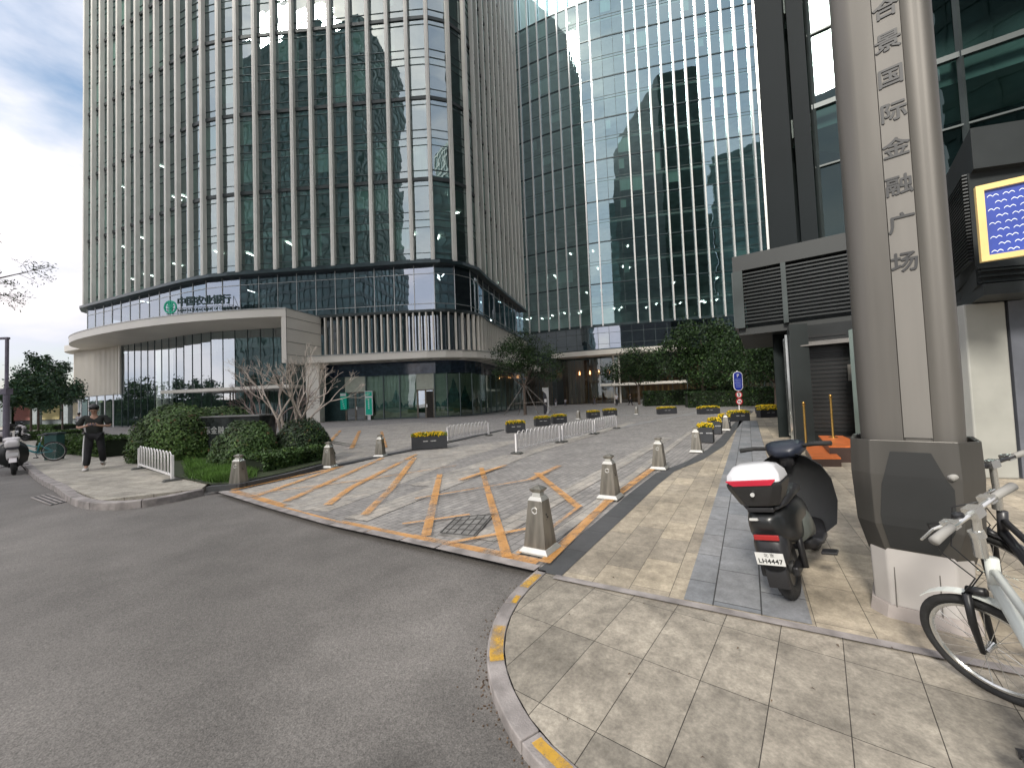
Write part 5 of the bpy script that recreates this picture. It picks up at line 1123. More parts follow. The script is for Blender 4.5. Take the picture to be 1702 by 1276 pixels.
# ------------------------------------------------------------------ road signs, totem, lamp
x, y = G(1229, 684); RS = thing('traffic_sign_post', 'white post with a blue plate above two red-ringed round signs', 'traffic sign', (x, y, 0.02))
mb = MB(); mb.tube([(0, 0, 0), (0, 0, 2.9)], .04, 8); mb.build('pole', WHITEP, RS, smooth='auto')
BLUES = mat('sign_blue', (0.02, 0.035, 0.30), .4); WS = mat('sign_white', (.75, .75, .75), .4); REDS = mat('sign_red', (.45, .02, .03), .4)
def rrect(w, h, r_, y_): 
    p = []
    for cx, cz, a0 in ((w - r_, h - r_, 0), (-w + r_, h - r_, 90), (-w + r_, -h + r_, 180), (w - r_, -h + r_, 270)):
        for k in range(0, 91, 18): p.append((cx + r_ * math.cos(R(a0 + k)), y_, cz + r_ * math.sin(R(a0 + k))))
    return p
zb = 2.15
mb = MB(); mb.loft([[(a_, b_ - .06, c_ + zb) for a_, b_, c_ in rrect(.33, .68, .28, 0)], [(a_, b_ - .03, c_ + zb) for a_, b_, c_ in rrect(.33, .68, .28, 0)]]); mb.build('sign_border', WS, RS, fixn=True)
mb = MB(); mb.loft([[(a_, b_ - .07, c_ + zb) for a_, b_, c_ in rrect(.29, .64, .25, 0)], [(a_, b_ - .055, c_ + zb) for a_, b_, c_ in rrect(.29, .64, .25, 0)]]); mb.build('blue_plate', BLUES, RS, fixn=True)
text_mesh('letter', 'P', .34, WS, RS, facing((0, -.075, zb + .38), (0, -1, 0)), .01)
mb = MB()
for k in range(5): mb.box((random.uniform(-.02, .02), -.073, zb + .12 - k * .13), (.36 + .08 * random.random(), .006, .045))
mb.build('small_lettering', mat('sign_palelines', (.25, .3, .6), .5), RS)
for zz, kind in ((1.18, 5), (.82 - .12, 0)):
    mb = MB(); ringmesh(mb, .17, .235, .03, (0, -.065, zz), 28); mb.build('sign_ring', REDS, RS)
    mb = MB(); mb.lathe([(.175, -.07), (.175, -.05)], (0, 0, zz), 28, axis='Y'); mb.build('sign_disc', WS, RS)
    if kind: text_mesh('numeral', '5', .30, mat('sign_black', (.02, .02, .02), .5), RS, facing((0, -.078, zz), (0, -1, 0)), .008, bold=.008)
    else:
        mb = MB(); mb.box((0, -.075, zz), (.34, .01, .035), rot=Matrix.Rotation(R(35), 3, 'Y')); mb.build('slash', REDS, RS)
        mb = MB(); mb.box((0, -.071, zz + .02), (.2, .008, .05)); mb.ell((-.06, -.071, zz - .03), (.03, .006, .03), 8, 6); mb.ell((.06, -.071, zz - .03), (.03, .006, .03), 8, 6); mb.build('pictogram', MATS['sign_black'], RS)
x, y = G(908, 688); TT = thing('information_totem', 'slim white curved information totem near the staked tree', 'totem', (x, y, 0.01), R(10)); mb = MB()
front_ = [(-.28, 2.45), (.28, 2.45), (.28, .3), (.16, 0), (-.02, 0), (.10, .35), (.15, .9), (.12, 1.5), (.0, 1.9), (-.28, 2.15)]
mb.loft([[(a_, -.09, b_) for a_, b_ in front_], [(a_, .09, b_) for a_, b_ in front_]]); mb.build('white_shell', mat('totem_white', (.5, .5, .5), .4), TT, fixn=True)
mb = MB(); mb.prism([(-.22, -.07), (.1, -.07), (.1, .07), (-.22, .07)], 0, 2.14); mb.build('dark_panel', mat('totem_dark', (.06, .06, .07), .2), TT, fixn=True)
mb = MB(); mb.box((-.05, -.085, 1.25), (.22, .02, .3)); mb.build('notice', WHITEP, TT)
lx, ly = G(10, 735, ZS); LP = thing('street_lamp', 'grey street lamp with an arm reaching left at the left edge', 'street lamp', (lx, ly, ZS)); lm = mat('lamp_grey', (.20, .18, .22), .5, .3)
mb = MB(); mb.tube([(0, 0, 0), (0, 0, 3.1)], .14, 10); mb.tube([(0, 0, 3.1), (0, 0, 6.35)], .085, 8); mb.build('pole', lm, LP, smooth='auto'); mb = MB(); mb.box((0, 0, 3.1), (.36, .36, .35)); mb.build('collar', lm, LP); mb = MB(); mb.box((-.75, 0, 6.38), (1.7, .16, .12)); mb.build('arm', lm, LP)
# second lamps across the road behind the viewer appear only in reflection
for i, (x, y, lab) in enumerate(((-60, 26, 'twin of the street lamp across the road, mirrored in the lobby glass, left one'), (-64, 33, 'twin of the street lamp across the road, mirrored in the lobby glass, right one'))): dup(LP, (x, y, ZA), R(20), lab)
# bank signs at the storefront
def wall_sign(label, px, w, z0_, z1_, border, stand):
    t_ = PA.s_px(px); (x, y), tg_, n_ = PA.at(t_, 0.35 if stand else .2); o = thing('bank_notice', label, 'sign', (x, y, 0.01), math.atan2(tg_[1], tg_[0]), 'green bank notices by the storefront door')
    gm = mat('notice_green', (0.0, 0.27, 0.19), .35, 0, .05, emit=(0, .25, .17), estr=.15)
    mb = MB(); mb.box((0, 0, (z0_ + z1_) / 2), (w, .12, z1_ - z0_)); mb.build('board', WHITEP if border else gm, o)
    mb = MB()
    if border: mb.box((0, -.065, (z0_ + z1_) / 2 - .3), (w - .14, .02, z1_ - z0_ - .75)); mb.box((0, -.065, z1_ - .3), (w - .14, .02, .42))
    else: mb.box((0, -.065, (z0_ + z1_) / 2 - .15), (w - .04, .02, z1_ - z0_ - .5))
    mb.build('green_panel', gm, o); 
    for k in range(5):
        mb = MB(); mb.box((0 if border else -.1 + .05 * k, -.078, z1_ - (.9 if border else .7) - k * .2), (.12, .006, .12 if border else .05)); mb.build('character', WS, o)
    mb = MB(); mb.box((0, -.0, z0_ / 2), (.3, .1, z0_)) if border else mb.box((0, -.07, z1_ - .18), (w - .04, .03, .28)); mb.build('stand' if border else 'top_panel', WS, o)
wall_sign('green bank notice box with a white top on the dark slatted wall', 572, .62, 1.1, 2.75, False, False)
wall_sign('green bank notice with a white border standing right of the first glass door', 615, .78, .45, 2.85, True, True)
# trees across the road, mirrored in the lobby glass
for i, (x, y, hh) in enumerate(((-84, 14, 8), (-88, 22, 9), (-86, 30, 8.5), (-92, 37, 9.5), (-88, 45, 8.5), (-80, 6, 9))):
    tree('roadside_tree', 'leafy tree beyond the left edge, number %s from the viewer, mirrored in the lobby glass' % ['second', 'third', 'fourth', 'fifth', 'sixth', 'first'][i], (x, y, 0), hh, [(0, 0, hh * .66, 3, 3, 2.4), (1.8, 1, hh * .5, 2.2, 2.2, 1.6), (-1.8, -1, hh * .5, 2.2, 2.2, 1.6)], 2600, .26, [LGB, LGM], tr=.16, trunk_h=2.4, group='roadside trees mirrored in glass')
# ------------------------------------------------------------------ two-wheelers
def xf(mb, M, i0=0):
    for i in range(i0, len(mb.v)): mb.v[i] = tuple(M @ Vector(mb.v[i]))
def torus(mb, c, R_, r_, seg=40, ts=8, m=0, sx=1.0):
    base = len(mb.v)
    for i in range(seg):
        a = 2 * math.pi * i / seg
        for k in range(ts):
            b_ = 2 * math.pi * k / ts; rr = R_ + r_ * math.cos(b_); mb.v.append((c[0] + rr * math.cos(a), c[1] + r_ * sx * math.sin(b_), c[2] + rr * math.sin(a)))
    for i in range(seg):
        for k in range(ts):
            a = base + i * ts + k; b_ = base + i * ts + (k + 1) % ts; c_ = base + ((i + 1) % seg) * ts + (k + 1) % ts; d_ = base + ((i + 1) % seg) * ts + k
            mb.f.append((a, b_, c_, d_)); mb.m.append(m)
def sect(x, w, z0, z1, n=12, p=3.0):
    """rounded cross-section ring at x, half width w, from z0 to z1"""
    r_ = []
    for k in range(n * 2):
        a = 2 * math.pi * k / (2 * n); c, s_ = math.cos(a), math.sin(a)
        r_.append((x, w * math.copysign(abs(c) ** (2 / p), c), (z0 + z1) / 2 + (z1 - z0) / 2 * math.copysign(abs(s_) ** (2 / p), s_)))
    return r_
def make_scooter(label, loc, rz, lean, body, shield, box=True, plate=True, group=None, name='scooter', front=None):
    o = thing(name, label, 'scooter', loc, rz, group); o.rotation_euler = (R(lean), 0, rz)   # local +X forward
    BL = MATS['black_plastic']
    for wx, nm in ((0, 'wheel'), (1.16, 'wheel')):
        mb = MB(); torus(mb, (wx, 0, .215), .165, .052, 36, 10, sx=.95); w_ = mb.build(nm, RUBBER, o, smooth=True)
        mb = MB(); mb.lathe([(.118, -.03), (.122, -.035), (.122, .035), (.118, .03)], (wx, 0, .215), 24, axis='Y'); mb.lathe([(.045, -.055), (.045, .055)], (wx, 0, .215), 16, axis='Y')
        for k in range(5):
            a = 2 * math.pi * k / 5; mb.beam((wx + .04 * math.cos(a), 0, .215 + .04 * math.sin(a)), (wx + .12 * math.cos(a), 0, .215 + .12 * math.sin(a)), .03, .02)
        mb.build('rim', mat('wheel_alloy', (.10, .10, .10), .4, .6), w_)
    mb = MB(); mb.loft([sect(-.30, .05, .56, .62), sect(-.24, .11, .46, .66), sect(-.05, .155, .38, .70), sect(.20, .165, .33, .70), sect(.40, .15, .28, .66), sect(.48, .14, .27, .60)]); mb.build('body', body, o, smooth=True)
    mb = MB(); mb.loft([sect(-.26, .10, .665, .70), sect(-.18, .145, .67, .745), sect(.1, .155, .68, .77), sect(.35, .14, .67, .755), sect(.47, .09, .65, .71)]); mb.build('seat', mat('seat_vinyl', (.02, .02, .022), .45, 0, .2), o, smooth=True)
    mb = MB(); mb.loft([sect(.40, .15, .22, .33), sect(.60, .17, .20, .27), sect(.80, .17, .20, .27), sect(.90, .15, .22, .36)]); mb.build('floorboard', BL, o, smooth=True)
    # front leg shield: a broad curved apron
    rings = []
    for z_, w_, xo in ((.24, .15, .0), (.32, .25, .02), (.5, .29, .05), (.68, .285, .05), (.80, .24, .03), (.88, .16, .0), (.92, .09, -.02)):
        ring = []
        for k in range(13):
            f_ = -1 + 2 * k / 12; ring.append((.93 + xo - .13 * f_ * f_, f_ * w_, z_))
        for k in range(12, -1, -1):
            f_ = -1 + 2 * k / 12; ring.append((.97 + xo - .11 * f_ * f_, f_ * w_ * .98, z_))
        rings.append(ring)
    mb = MB(); mb.loft(rings); mb.build('leg_shield', shield, o, smooth='auto')
    mb = MB(); mb.loft([sect(.98, .05, .38, .60), sect(1.06, .12, .36, .72), sect(1.10, .10, .40, .80), sect(1.12, .05, .46, .78)]); mb.build('front_cowl', body, o, smooth=True)
    if front is not None:
        mb = MB(); mb.loft([sect(1.04, .10, .80, .90), sect(1.10, .135, .72, .96), sect(1.145, .12, .74, .92), sect(1.16, .08, .78, .88)]); mb.build('front_panel', front, o, smooth=True)
        mb = MB(); mb.box((1.165, 0, .73), (.03, .24, .07)); mb.build('headlight', mat('lamp_lens', (.05, .05, .06), .1), o, bevel=.01)
        mb = MB(); mb.box((1.17, 0, .56), (.012, .2, .09)); mb.build('front_plate', MATS['white_paint'], o)
    mb = MB(); mb.loft([[(1.16 + (.235) * math.cos(R(a)) , s_ * w_, .215 + .235 * math.sin(R(a))) for s_, w_ in ((-1, .07), (1, .07))] + [(1.16 + (.25) * math.cos(R(a)), s_ * w_, .215 + .25 * math.sin(R(a))) for s_, w_ in ((1, .06), (-1, .06))] for a in range(35, 160, 12)]); mb.build('fender', body, o, smooth='auto')
    mb = MB(); 
    for s_ in (-1, 1): mb.tube([(1.16, s_ * .075, .215), (1.06, s_ * .075, .55), (.98, s_ * .05, .78)], .02, 8)
    mb.build('fork', BL, o, smooth=True)
    # steering head cover and bars
    mb = MB(); mb.loft([sect(.78, .06, .90, .96), sect(.84, .13, .88, 1.0), sect(.93, .16, .90, 1.035), sect(1.0, .12, .90, 1.0), sect(1.04, .05, .90, .95)]); mb.build('handlebar_cover', mat('navy_cover', (.014, .018, .030), .4, 0, .15) if front is None else body, o, smooth=True)
    mb = MB(); mb.loft([sect(.84, .05, .80, .93), sect(.98, .06, .80, .93)]); mb.build('steering_neck', BL, o, smooth=True)
    for s_ in (-1, 1):
        mb = MB(); mb.tube([(.90, s_ * .12, .97), (.86, s_ * .24, .985), (.82, s_ * .35, .98)], [.017, .02, .021], 10); g_ = mb.build('grip', RUBBER, o, smooth=True)
        mb = MB(); mb.tube([(.93, s_ * .14, .975), (.92, s_ * .2, .975), (.88, s_ * .33, .965)], [.008, .006, .006], 6); mb.build('brake_lever', BL, g_, smooth=True)
        mb = MB(); mb.tube([(.90, s_ * .2, .99), (.93, s_ * .24, 1.12)], .006, 6); mb.ell((.925, s_ * .26, 1.16), (.012, .06, .035), 12, 8); mb.build('mirror', BL, o, smooth=True) if box is False else None
    # rear end
    mb = MB(); mb.loft([[(-.02 + .245 * math.cos(R(a)), s_ * .065, .215 + .245 * math.sin(R(a))) for s_ in (-1, 1)] + [(-.02 + .262 * math.cos(R(a)), s_ * .06, .215 + .262 * math.sin(R(a))) for s_ in (1, -1)] for a in range(60, 200, 12)]); mb.build('fender', BL, o, smooth='auto')
    mb = MB(); mb.loft([sect(-.30, .07, .28, .47), sect(-.26, .10, .30, .52), sect(-.12, .10, .36, .5)]); mb.build('mudguard', BL, o, smooth=True)
    mb = MB(); mb.box((-.02, .09, .24), (.34, .05, .09)); mb.box((-.02, -.09, .24), (.30, .04, .06)); mb.build('swingarm', BL, o, bevel=.012)
    for s_ in (-1, 1):
        mb = MB(); mb.tube([(-.03, s_ * .125, .23), (.0, s_ * .12, .52)], .022, 10); mb.build('shock_absorber', BL, o, smooth=True)
        mb = MB(); mb.box((.45, s_ * .21, .20), (.10, .10, .02)); mb.build('footpeg', BL, o, bevel=.006)
    mb = MB(); mb.tube([(.45, .10, .24), (.38, .20, .02)], .012, 8); mb.build('kickstand', BL, o)
    mb = MB(); mb.box((-.315, 0, .50), (.02, .15, .035)); mb.build('tail_light', mat('tail_red', (.30, .02, .02), .25), o, bevel=.006)
    mb = MB(); mb.box((-.318, .0, .46 - .045), (.008, .03, .02)); mb.build('plate_bracket', BL, o)
    if plate:
        M = Matrix.Rotation(R(-8), 3, 'Y'); mb = MB(); mb.box((-.345, 0, .37), (.005, .165, .082), rot=M); pl_ = mb.build('licence_plate', mat('plate_white', (.62, .62, .60), .5, 0, .05, 20), o)
        bt = mat('plate_black', (.02, .02, .02), .6); nrm = M @ Vector((-1, 0, 0)); up = M @ Vector((0, 0, 1))
        def onp(v, u_=0): return Vector((-.345, 0, .37)) + nrm * .0032 + up * v + Vector((0, -1, 0)) * -u_
        text_mesh('lettering', 'LH4447', .042, bt, pl_, facing(onp(-.015), nrm, up), .001, spacing=1.06, bold=.001)
        text_mesh('lettering', '北 京', .027, bt, pl_, facing(onp(.024), nrm, up), .001)
    if box:
        bx, bz = -.20, .70
        def rr(x, w, z): return [(x0_, y_, z) for x0_, y_ in []]
        def ring(z, fx, bxk, w, c=.05):
            w *= .80; return [(bx - bxk, -w + c, z), (bx - bxk, w - c, z), (bx - bxk + c, w, z), (bx + fx - c, w, z), (bx + fx, w - c, z), (bx + fx, -w + c, z), (bx + fx - c, -w, z), (bx - bxk + c, -w, z)]
        mb = MB(); mb.loft([ring(bz, .12, .10, .12), ring(bz + .01, .14, .13, .15), ring(bz + .13, .17, .19, .205), ring(bz + .165, .17, .195, .21)]); bo = mb.build('top_box', mat('box_black', (.022, .022, .023), .4, 0, .2), o, smooth='auto', bevel=.008, fixn=True)
        mb = MB(); mb.loft([ring(bz + .168, .17, .193, .208), ring(bz + .22, .165, .18, .20, .06), ring(bz + .27, .13, .13, .16, .07), ring(bz + .285, .08, .08, .11, .06)]); ld = mb.build('lid', mat('box_white', (.68, .68, .70), .2, 0, .03), o, smooth='auto', bevel=.01, fixn=True)
        mb = MB(); mb.loft([[(bx - .197, -.12, bz + .158), (bx - .197, .105, bz + .158), (bx - .19, .15, bz + .195), (bx - .19, -.15, bz + .195)], [(bx - .202, -.12, bz + .158), (bx - .202, .105, bz + .158), (bx - .197, .15, bz + .188), (bx - .197, -.15, bz + .188)]]); mb.build('reflector', mat('reflector_red', (.42, .02, .04), .15), bo, fixn=True)
        mb = MB(); mb.lathe([(.013, -.206), (.013, -.19)], (bx, -.0, bz + .10), 12, axis='X'); mb.v = [(v[0], v[1], v[2]) for v in mb.v]; mb.build('lock', CHROME, bo)
        mb = MB(); mb.box((bx + .02, 0, bz - .02), (.26, .16, .03)); mb.build('carrier', BL, o, bevel=.006)
        mb = MB(); mb.box((-.315, .05, .62), (.02, .05, .016)); mb.build('turn_signal', CHROME, o)
    return o
BODYB = mat('scooter_black', (.018, .019, .02), .3, 0, .15, 2, spec=.5); APR = mat('apron_black', (.016, .017, .018), .55, 0, .2, 3, bump=.1)
hx, hy = 0.69, 0.72
sx_, sy_ = G(1321, 1000)
scoot = make_scooter('black electric scooter with a white-lidded top box, parked on its stand on the sidewalk', (sx_ + .02, sy_ + .04, .008), math.atan2(hy, hx), -9, BODYB, APR)
# side cover pale grey-green panel seen at the right flank
mb = MB(); mb.loft([sect(.05, .172, .36, .58), sect(.28, .178, .33, .60), sect(.42, .165, .30, .50)]); mb.build('side_cover', mat('grey_side_cover', (.10, .11, .10), .4, 0, .1), scoot, smooth=True)
wsx, wsy = G(24, 789, ZA)
WSC = mat('scooter_white', (.70, .66, .66), .3, 0, .04)
ws = make_scooter('white scooter parked on the road at the left edge, facing the viewer', (wsx - .90, wsy + .74, ZA), math.atan2(-.64, .77), 3, WSC, BODYB, box=False, plate=False, front=WSC, group='scooters parked at the left')
# distant parked scooters
cols_ = None
for i, (px, py, a, lab) in enumerate(((0, 735, 20, 'partly cut off scooter behind the lamp post at the left edge'), (20, 716, 80, 'dark scooter beyond the lamp post, nearest of the far parked ones'), (40, 701, 100, 'parked scooter in the distance, left of the street tree trunks'), (66, 701, 70, 'parked scooter in the distance between the street trees'), (84, 700, 110, 'parked scooter in the distance before the poster pavilion'), (103, 700, 60, 'parked scooter in the distance nearest the bank corner'))):
    x, y = G(px, py, ZS); dup(scoot if i % 2 else ws, (x, y, ZS), R(a), lab, 'scooters parked at the left')
# ---- bicycles
def wheel(mb_t, mb_r, c, r_, M=None, tw=.020, spokes=24):
    torus(mb_t, c, r_ - tw, tw, 48, 8)
    torus(mb_r, c, r_ - 2 * tw - .008, .011, 48, 6)
    for k in range(spokes):
        a = 2 * math.pi * k / spokes; s_ = 1 if k % 2 else -1; a2 = a + .25 * s_
        mb_r.beam((c[0] + .02 * math.cos(a2), c[1] + s_ * .025, c[2] + .02 * math.sin(a2)), (c[0] + (r_ - 2 * tw - .01) * math.cos(a), c[1], c[2] + (r_ - 2 * tw - .01) * math.sin(a)), .0022)
    mb_r.lathe([(.018, -.035), (.014, -.02), (.014, .02), (.018, .035)], c, 12, axis='Y')
def make_bike(label, loc, rz, lean, steer, frame, barm, wr=.25, hub=.58, group=None, grips=None, bar_z=.99, name='bicycle', ftyre=None):
    o = thing(name, label, 'bicycle', loc, rz, group); o.rotation_euler = (R(lean), 0, rz)
    alu = mat('bike_alu', (.62, .62, .60), .25, .85, .08); blk = MATS['black_plastic']; rw = -.42
    S = Vector((hub - .06, 0, wr)); SM = Matrix.Translation(S) @ Matrix.Rotation(R(steer), 4, Vector((-.28, 0, 1)).normalized()) @ Matrix.Translation(-S)
    def put(mb, nm, m, par=o, **k): return mb.build(nm, m, par, **k)
    # rear
    t_, r_ = MB(), MB(); wheel(t_, r_, (rw, 0, wr), wr); w_ = put(t_, 'wheel', RUBBER, smooth=True); put(r_, 'rim', alu, w_, smooth='auto')
    t_, r_ = MB(), MB(); wheel(t_, r_, (hub, 0, wr), wr); xf(t_, SM); xf(r_, SM); w_ = put(t_, 'wheel', RUBBER, smooth=True); put(r_, 'rim', alu, w_, smooth='auto')
    hx_ = hub - .14; ht = .70
    mb = MB(); mb.tube([(hx_, 0, ht), (hx_ + .035, 0, ht - .15)], .024, 12); mb.tube([(hx_ + .03, 0, ht - .13), (.20, 0, .40), (0, 0, .29)], [.024, .026, .024], 12); mb.tube([(hx_ + .01, 0, ht - .05), (.05, 0, .50), (-.06, 0, .52)], [.017, .016, .016], 10)
    mb.tube([(0, 0, .29), (-.09, 0, .62)], .020, 10)
    for s_ in (-1, 1): mb.tube([(0, s_ * .03, .29), (rw, s_ * .055, wr)], .010, 8); mb.tube([(-.075, s_ * .02, .55), (rw, s_ * .055, wr)], .008, 8)
    put(mb, 'frame', frame, smooth=True)
    mb = MB(); mb.tube([(hx_ + .045, 0, ht - .16), (hub - .03, 0, wr * 2 + .035)], .020, 10)
    for s_ in (-1, 1): mb.tube([(hub - .035, s_ * .025, wr * 2 + .03), (hub - .02, s_ * .05, wr * 1.6), (hub, s_ * .045, wr)], [.017, .016, .011], 8)
    xf(mb, SM); put(mb, 'fork', blk, smooth=True)
    mb = MB()
    for k in range(9):
        a0, a1 = R(50 + k * 9), R(59 + k * 9); rr_ = wr + .022
        mb.beam((hub + rr_ * math.cos(a0), 0, wr + rr_ * math.sin(a0)), (hub + rr_ * math.cos(a1), 0, wr + rr_ * math.sin(a1)), .045, .004)
    xf(mb, SM); put(mb, 'fender', frame)
    mb = MB(); mb.tube([(hx_ - .005, 0, ht + .02), (hx_ - .03, 0, ht + .13)], .024, 12); mb.tube([(hx_ - .03, 0, ht + .12), (hx_ - .06, 0, bar_z)], .0165, 12); mb.lathe([(.028, ht + .11), (.028, ht + .14)], (hx_ - .028, 0, 0), 12); mb.box((hx_ - .055, 0, bar_z), (.05, .06, .045)); xf(mb, SM); put(mb, 'stem', alu, smooth='auto')
    mb = MB(); bx_ = hx_ - .055; mb.tube([(bx_, -.28, bar_z + .0), (bx_, -.1, bar_z), (bx_, .1, bar_z), (bx_, .28, bar_z)], .0125, 12); xf(mb, SM); hb = put(mb, 'handlebar', barm, smooth=True)
    for s_ in (-1, 1):
        mb = MB(); mb.tube([(bx_, s_ * .17, bar_z), (bx_ - .003, s_ * .24, bar_z), (bx_ - .006, s_ * .31, bar_z - .002)], [.0165, .0175, .019], 12); xf(mb, SM); put(mb, 'grip', grips or RUBBER, smooth=True)
        mb = MB(); mb.box((bx_ + .015, s_ * .145, bar_z), (.05, .04, .032)); mb.tube([(bx_ + .03, s_ * .15, bar_z - .002), (bx_ + .06, s_ * .19, bar_z - .01), (bx_ + .052, s_ * .29, bar_z - .012)], [.008, .006, .005], 8); xf(mb, SM); put(mb, 'brake_lever', alu, smooth='auto')
        mb = MB(); mb.tube([(bx_ + .03, s_ * .13, bar_z - .005), (bx_ + .13, s_ * .10, bar_z - .03), (bx_ + .17, s_ * .04, bar_z - .2), (hub - .10, s_ * .03, .62), (hub - .02, s_ * .03, .52)], .0032, 6); xf(mb, SM); put(mb, 'cable', blk, smooth=True)
    mb = MB(); mb.lathe([(.022, 0), (.020, .012), (.008, .02)], (bx_ + .01, .085, bar_z + .012), 12); xf(mb, SM); put(mb, 'bell', blk, smooth='auto')
    mb = MB(); mb.tube([(-.09, 0, .60), (-.155, 0, .84)], .015, 10); put(mb, 'seat_post', alu, smooth=True)
    mb = MB(); mb.loft([sect(-.30, .02, .84, .875), sect(-.27, .07, .84, .90), sect(-.18, .075, .85, .895), sect(-.08, .03, .855, .885), sect(-.02, .015, .86, .88)]); put(mb, 'saddle', blk, smooth=True)
    mb = MB(); mb.lathe([(.085, -.045), (.085, -.040)], (0, 0, .29), 28, axis='Y'); mb.lathe([(.02, -.07), (.02, .07)], (0, 0, .29), 12, axis='Y'); mb.beam((0, -.075, .29), (.05, -.075, .42), .022, .012); mb.beam((0, .075, .29), (-.05, .075, .16), .022, .012); put(mb, 'crank', alu)
    mb = MB(); torus(mb, (0, 0, 0), .001, .001, 4, 4); 
    for s_, x_, z_ in ((1, -.05, .16), (-1, .05, .42)):
        mb = MB(); 
        for q in (-.03, .03): mb.box((x_ + q, s_ * .13, z_), (.018, .085, .028))
        mb.box((x_, s_ * .13, z_), (.05, .07, .014)); mb.tube([(x_, s_ * .075, z_), (x_, s_ * .17, z_)], .007, 8); put(mb, 'pedal', blk)
    return o
WB = mat('bike_white', (.66, .68, .64), .25, 0, .05)
gm_ = mat('grip_grey', (.30, .29, .27), .6, 0, .1)
b1 = make_bike('nearest white folding bicycle with silver handlebar, cut off by the right edge', (1.95, 1.41, .006), math.atan2(.84, .54), -6, 50, WB, mat('bar_silver', (.7, .7, .68), .2, .85, .05), grips=gm_, bar_z=.93)
for ch in b1.children:
    pass
# nearer pedal turned down toward the viewer
b2 = make_bike('bicycle with dark frame and black handlebar behind the white folding bicycle', (2.78, 2.02, .012), math.atan2(.89, .45), -4, 35, mat('bike_dark', (.05, .05, .055), .35, 0, .1), MATS['black_plastic'], grips=gm_, bar_z=1.0, wr=.27)
bx2, by2 = G(62, 769, ZS); 
b3 = make_bike('small teal-framed bicycle leaning beside the street tree on the left sidewalk', (bx2 - .3, by2 + .25, ZS), R(200), -4, 30, mat('bike_teal', (.04, .24, .27), .35, 0, .1), MATS['black_plastic'], wr=.32, hub=.62, bar_z=1.0)
x, y = G(55, 768, ZS); o = thing('litter_bin', 'dark green slim bin beside the teal bicycle', 'bin', (x + .0, y + .6, ZS), R(10)); mb = MB(); mb.box((0, 0, .42), (.36, .3, .84)); mb.build('body', mat('bin_green', (.03, .09, .08), .5), o, bevel=.02); mb = MB(); mb.box((0, 0, .88), (.4, .34, .07)); mb.build('lid', mat('bin_dark', (.03, .05, .05), .5), o, bevel=.01)
# white cloth cover seen behind the pylon
# ------------------------------------------------------------------ people
SKIN = mat('skin', (.42, .25, .18), .5, 0, .08, 8); HAIR = mat('hair_black', (.012, .011, .011), .45, 0, .3, 20)
def skin_mesh(name, joints, edges, mats, parent, sub=2, smooth=True):
    names = list(joints); idx = {n_: i for i, n_ in enumerate(names)}
    me = bpy.data.meshes.new(name); me.from_pydata([joints[n_][0] for n_ in names], [(idx[a], idx[b_]) for a, b_ in edges], []); me.materials.append(mats)
    o = bpy.data.objects.new(name, me); COL.objects.link(o); m_ = o.modifiers.new('skin', 'SKIN'); m_.use_smooth_shade = True
    if not me.skin_vertices: return o
    for i, n_ in enumerate(names):
        r_ = joints[n_][1]; r_ = r_ if isinstance(r_, tuple) else (r_, r_); me.skin_vertices[0].data[i].radius = r_; me.skin_vertices[0].data[i].use_root = (i == 0)
    s_ = o.modifiers.new('sub', 'SUBSURF'); s_.levels = sub; s_.render_levels = sub
    o.parent = parent; return o
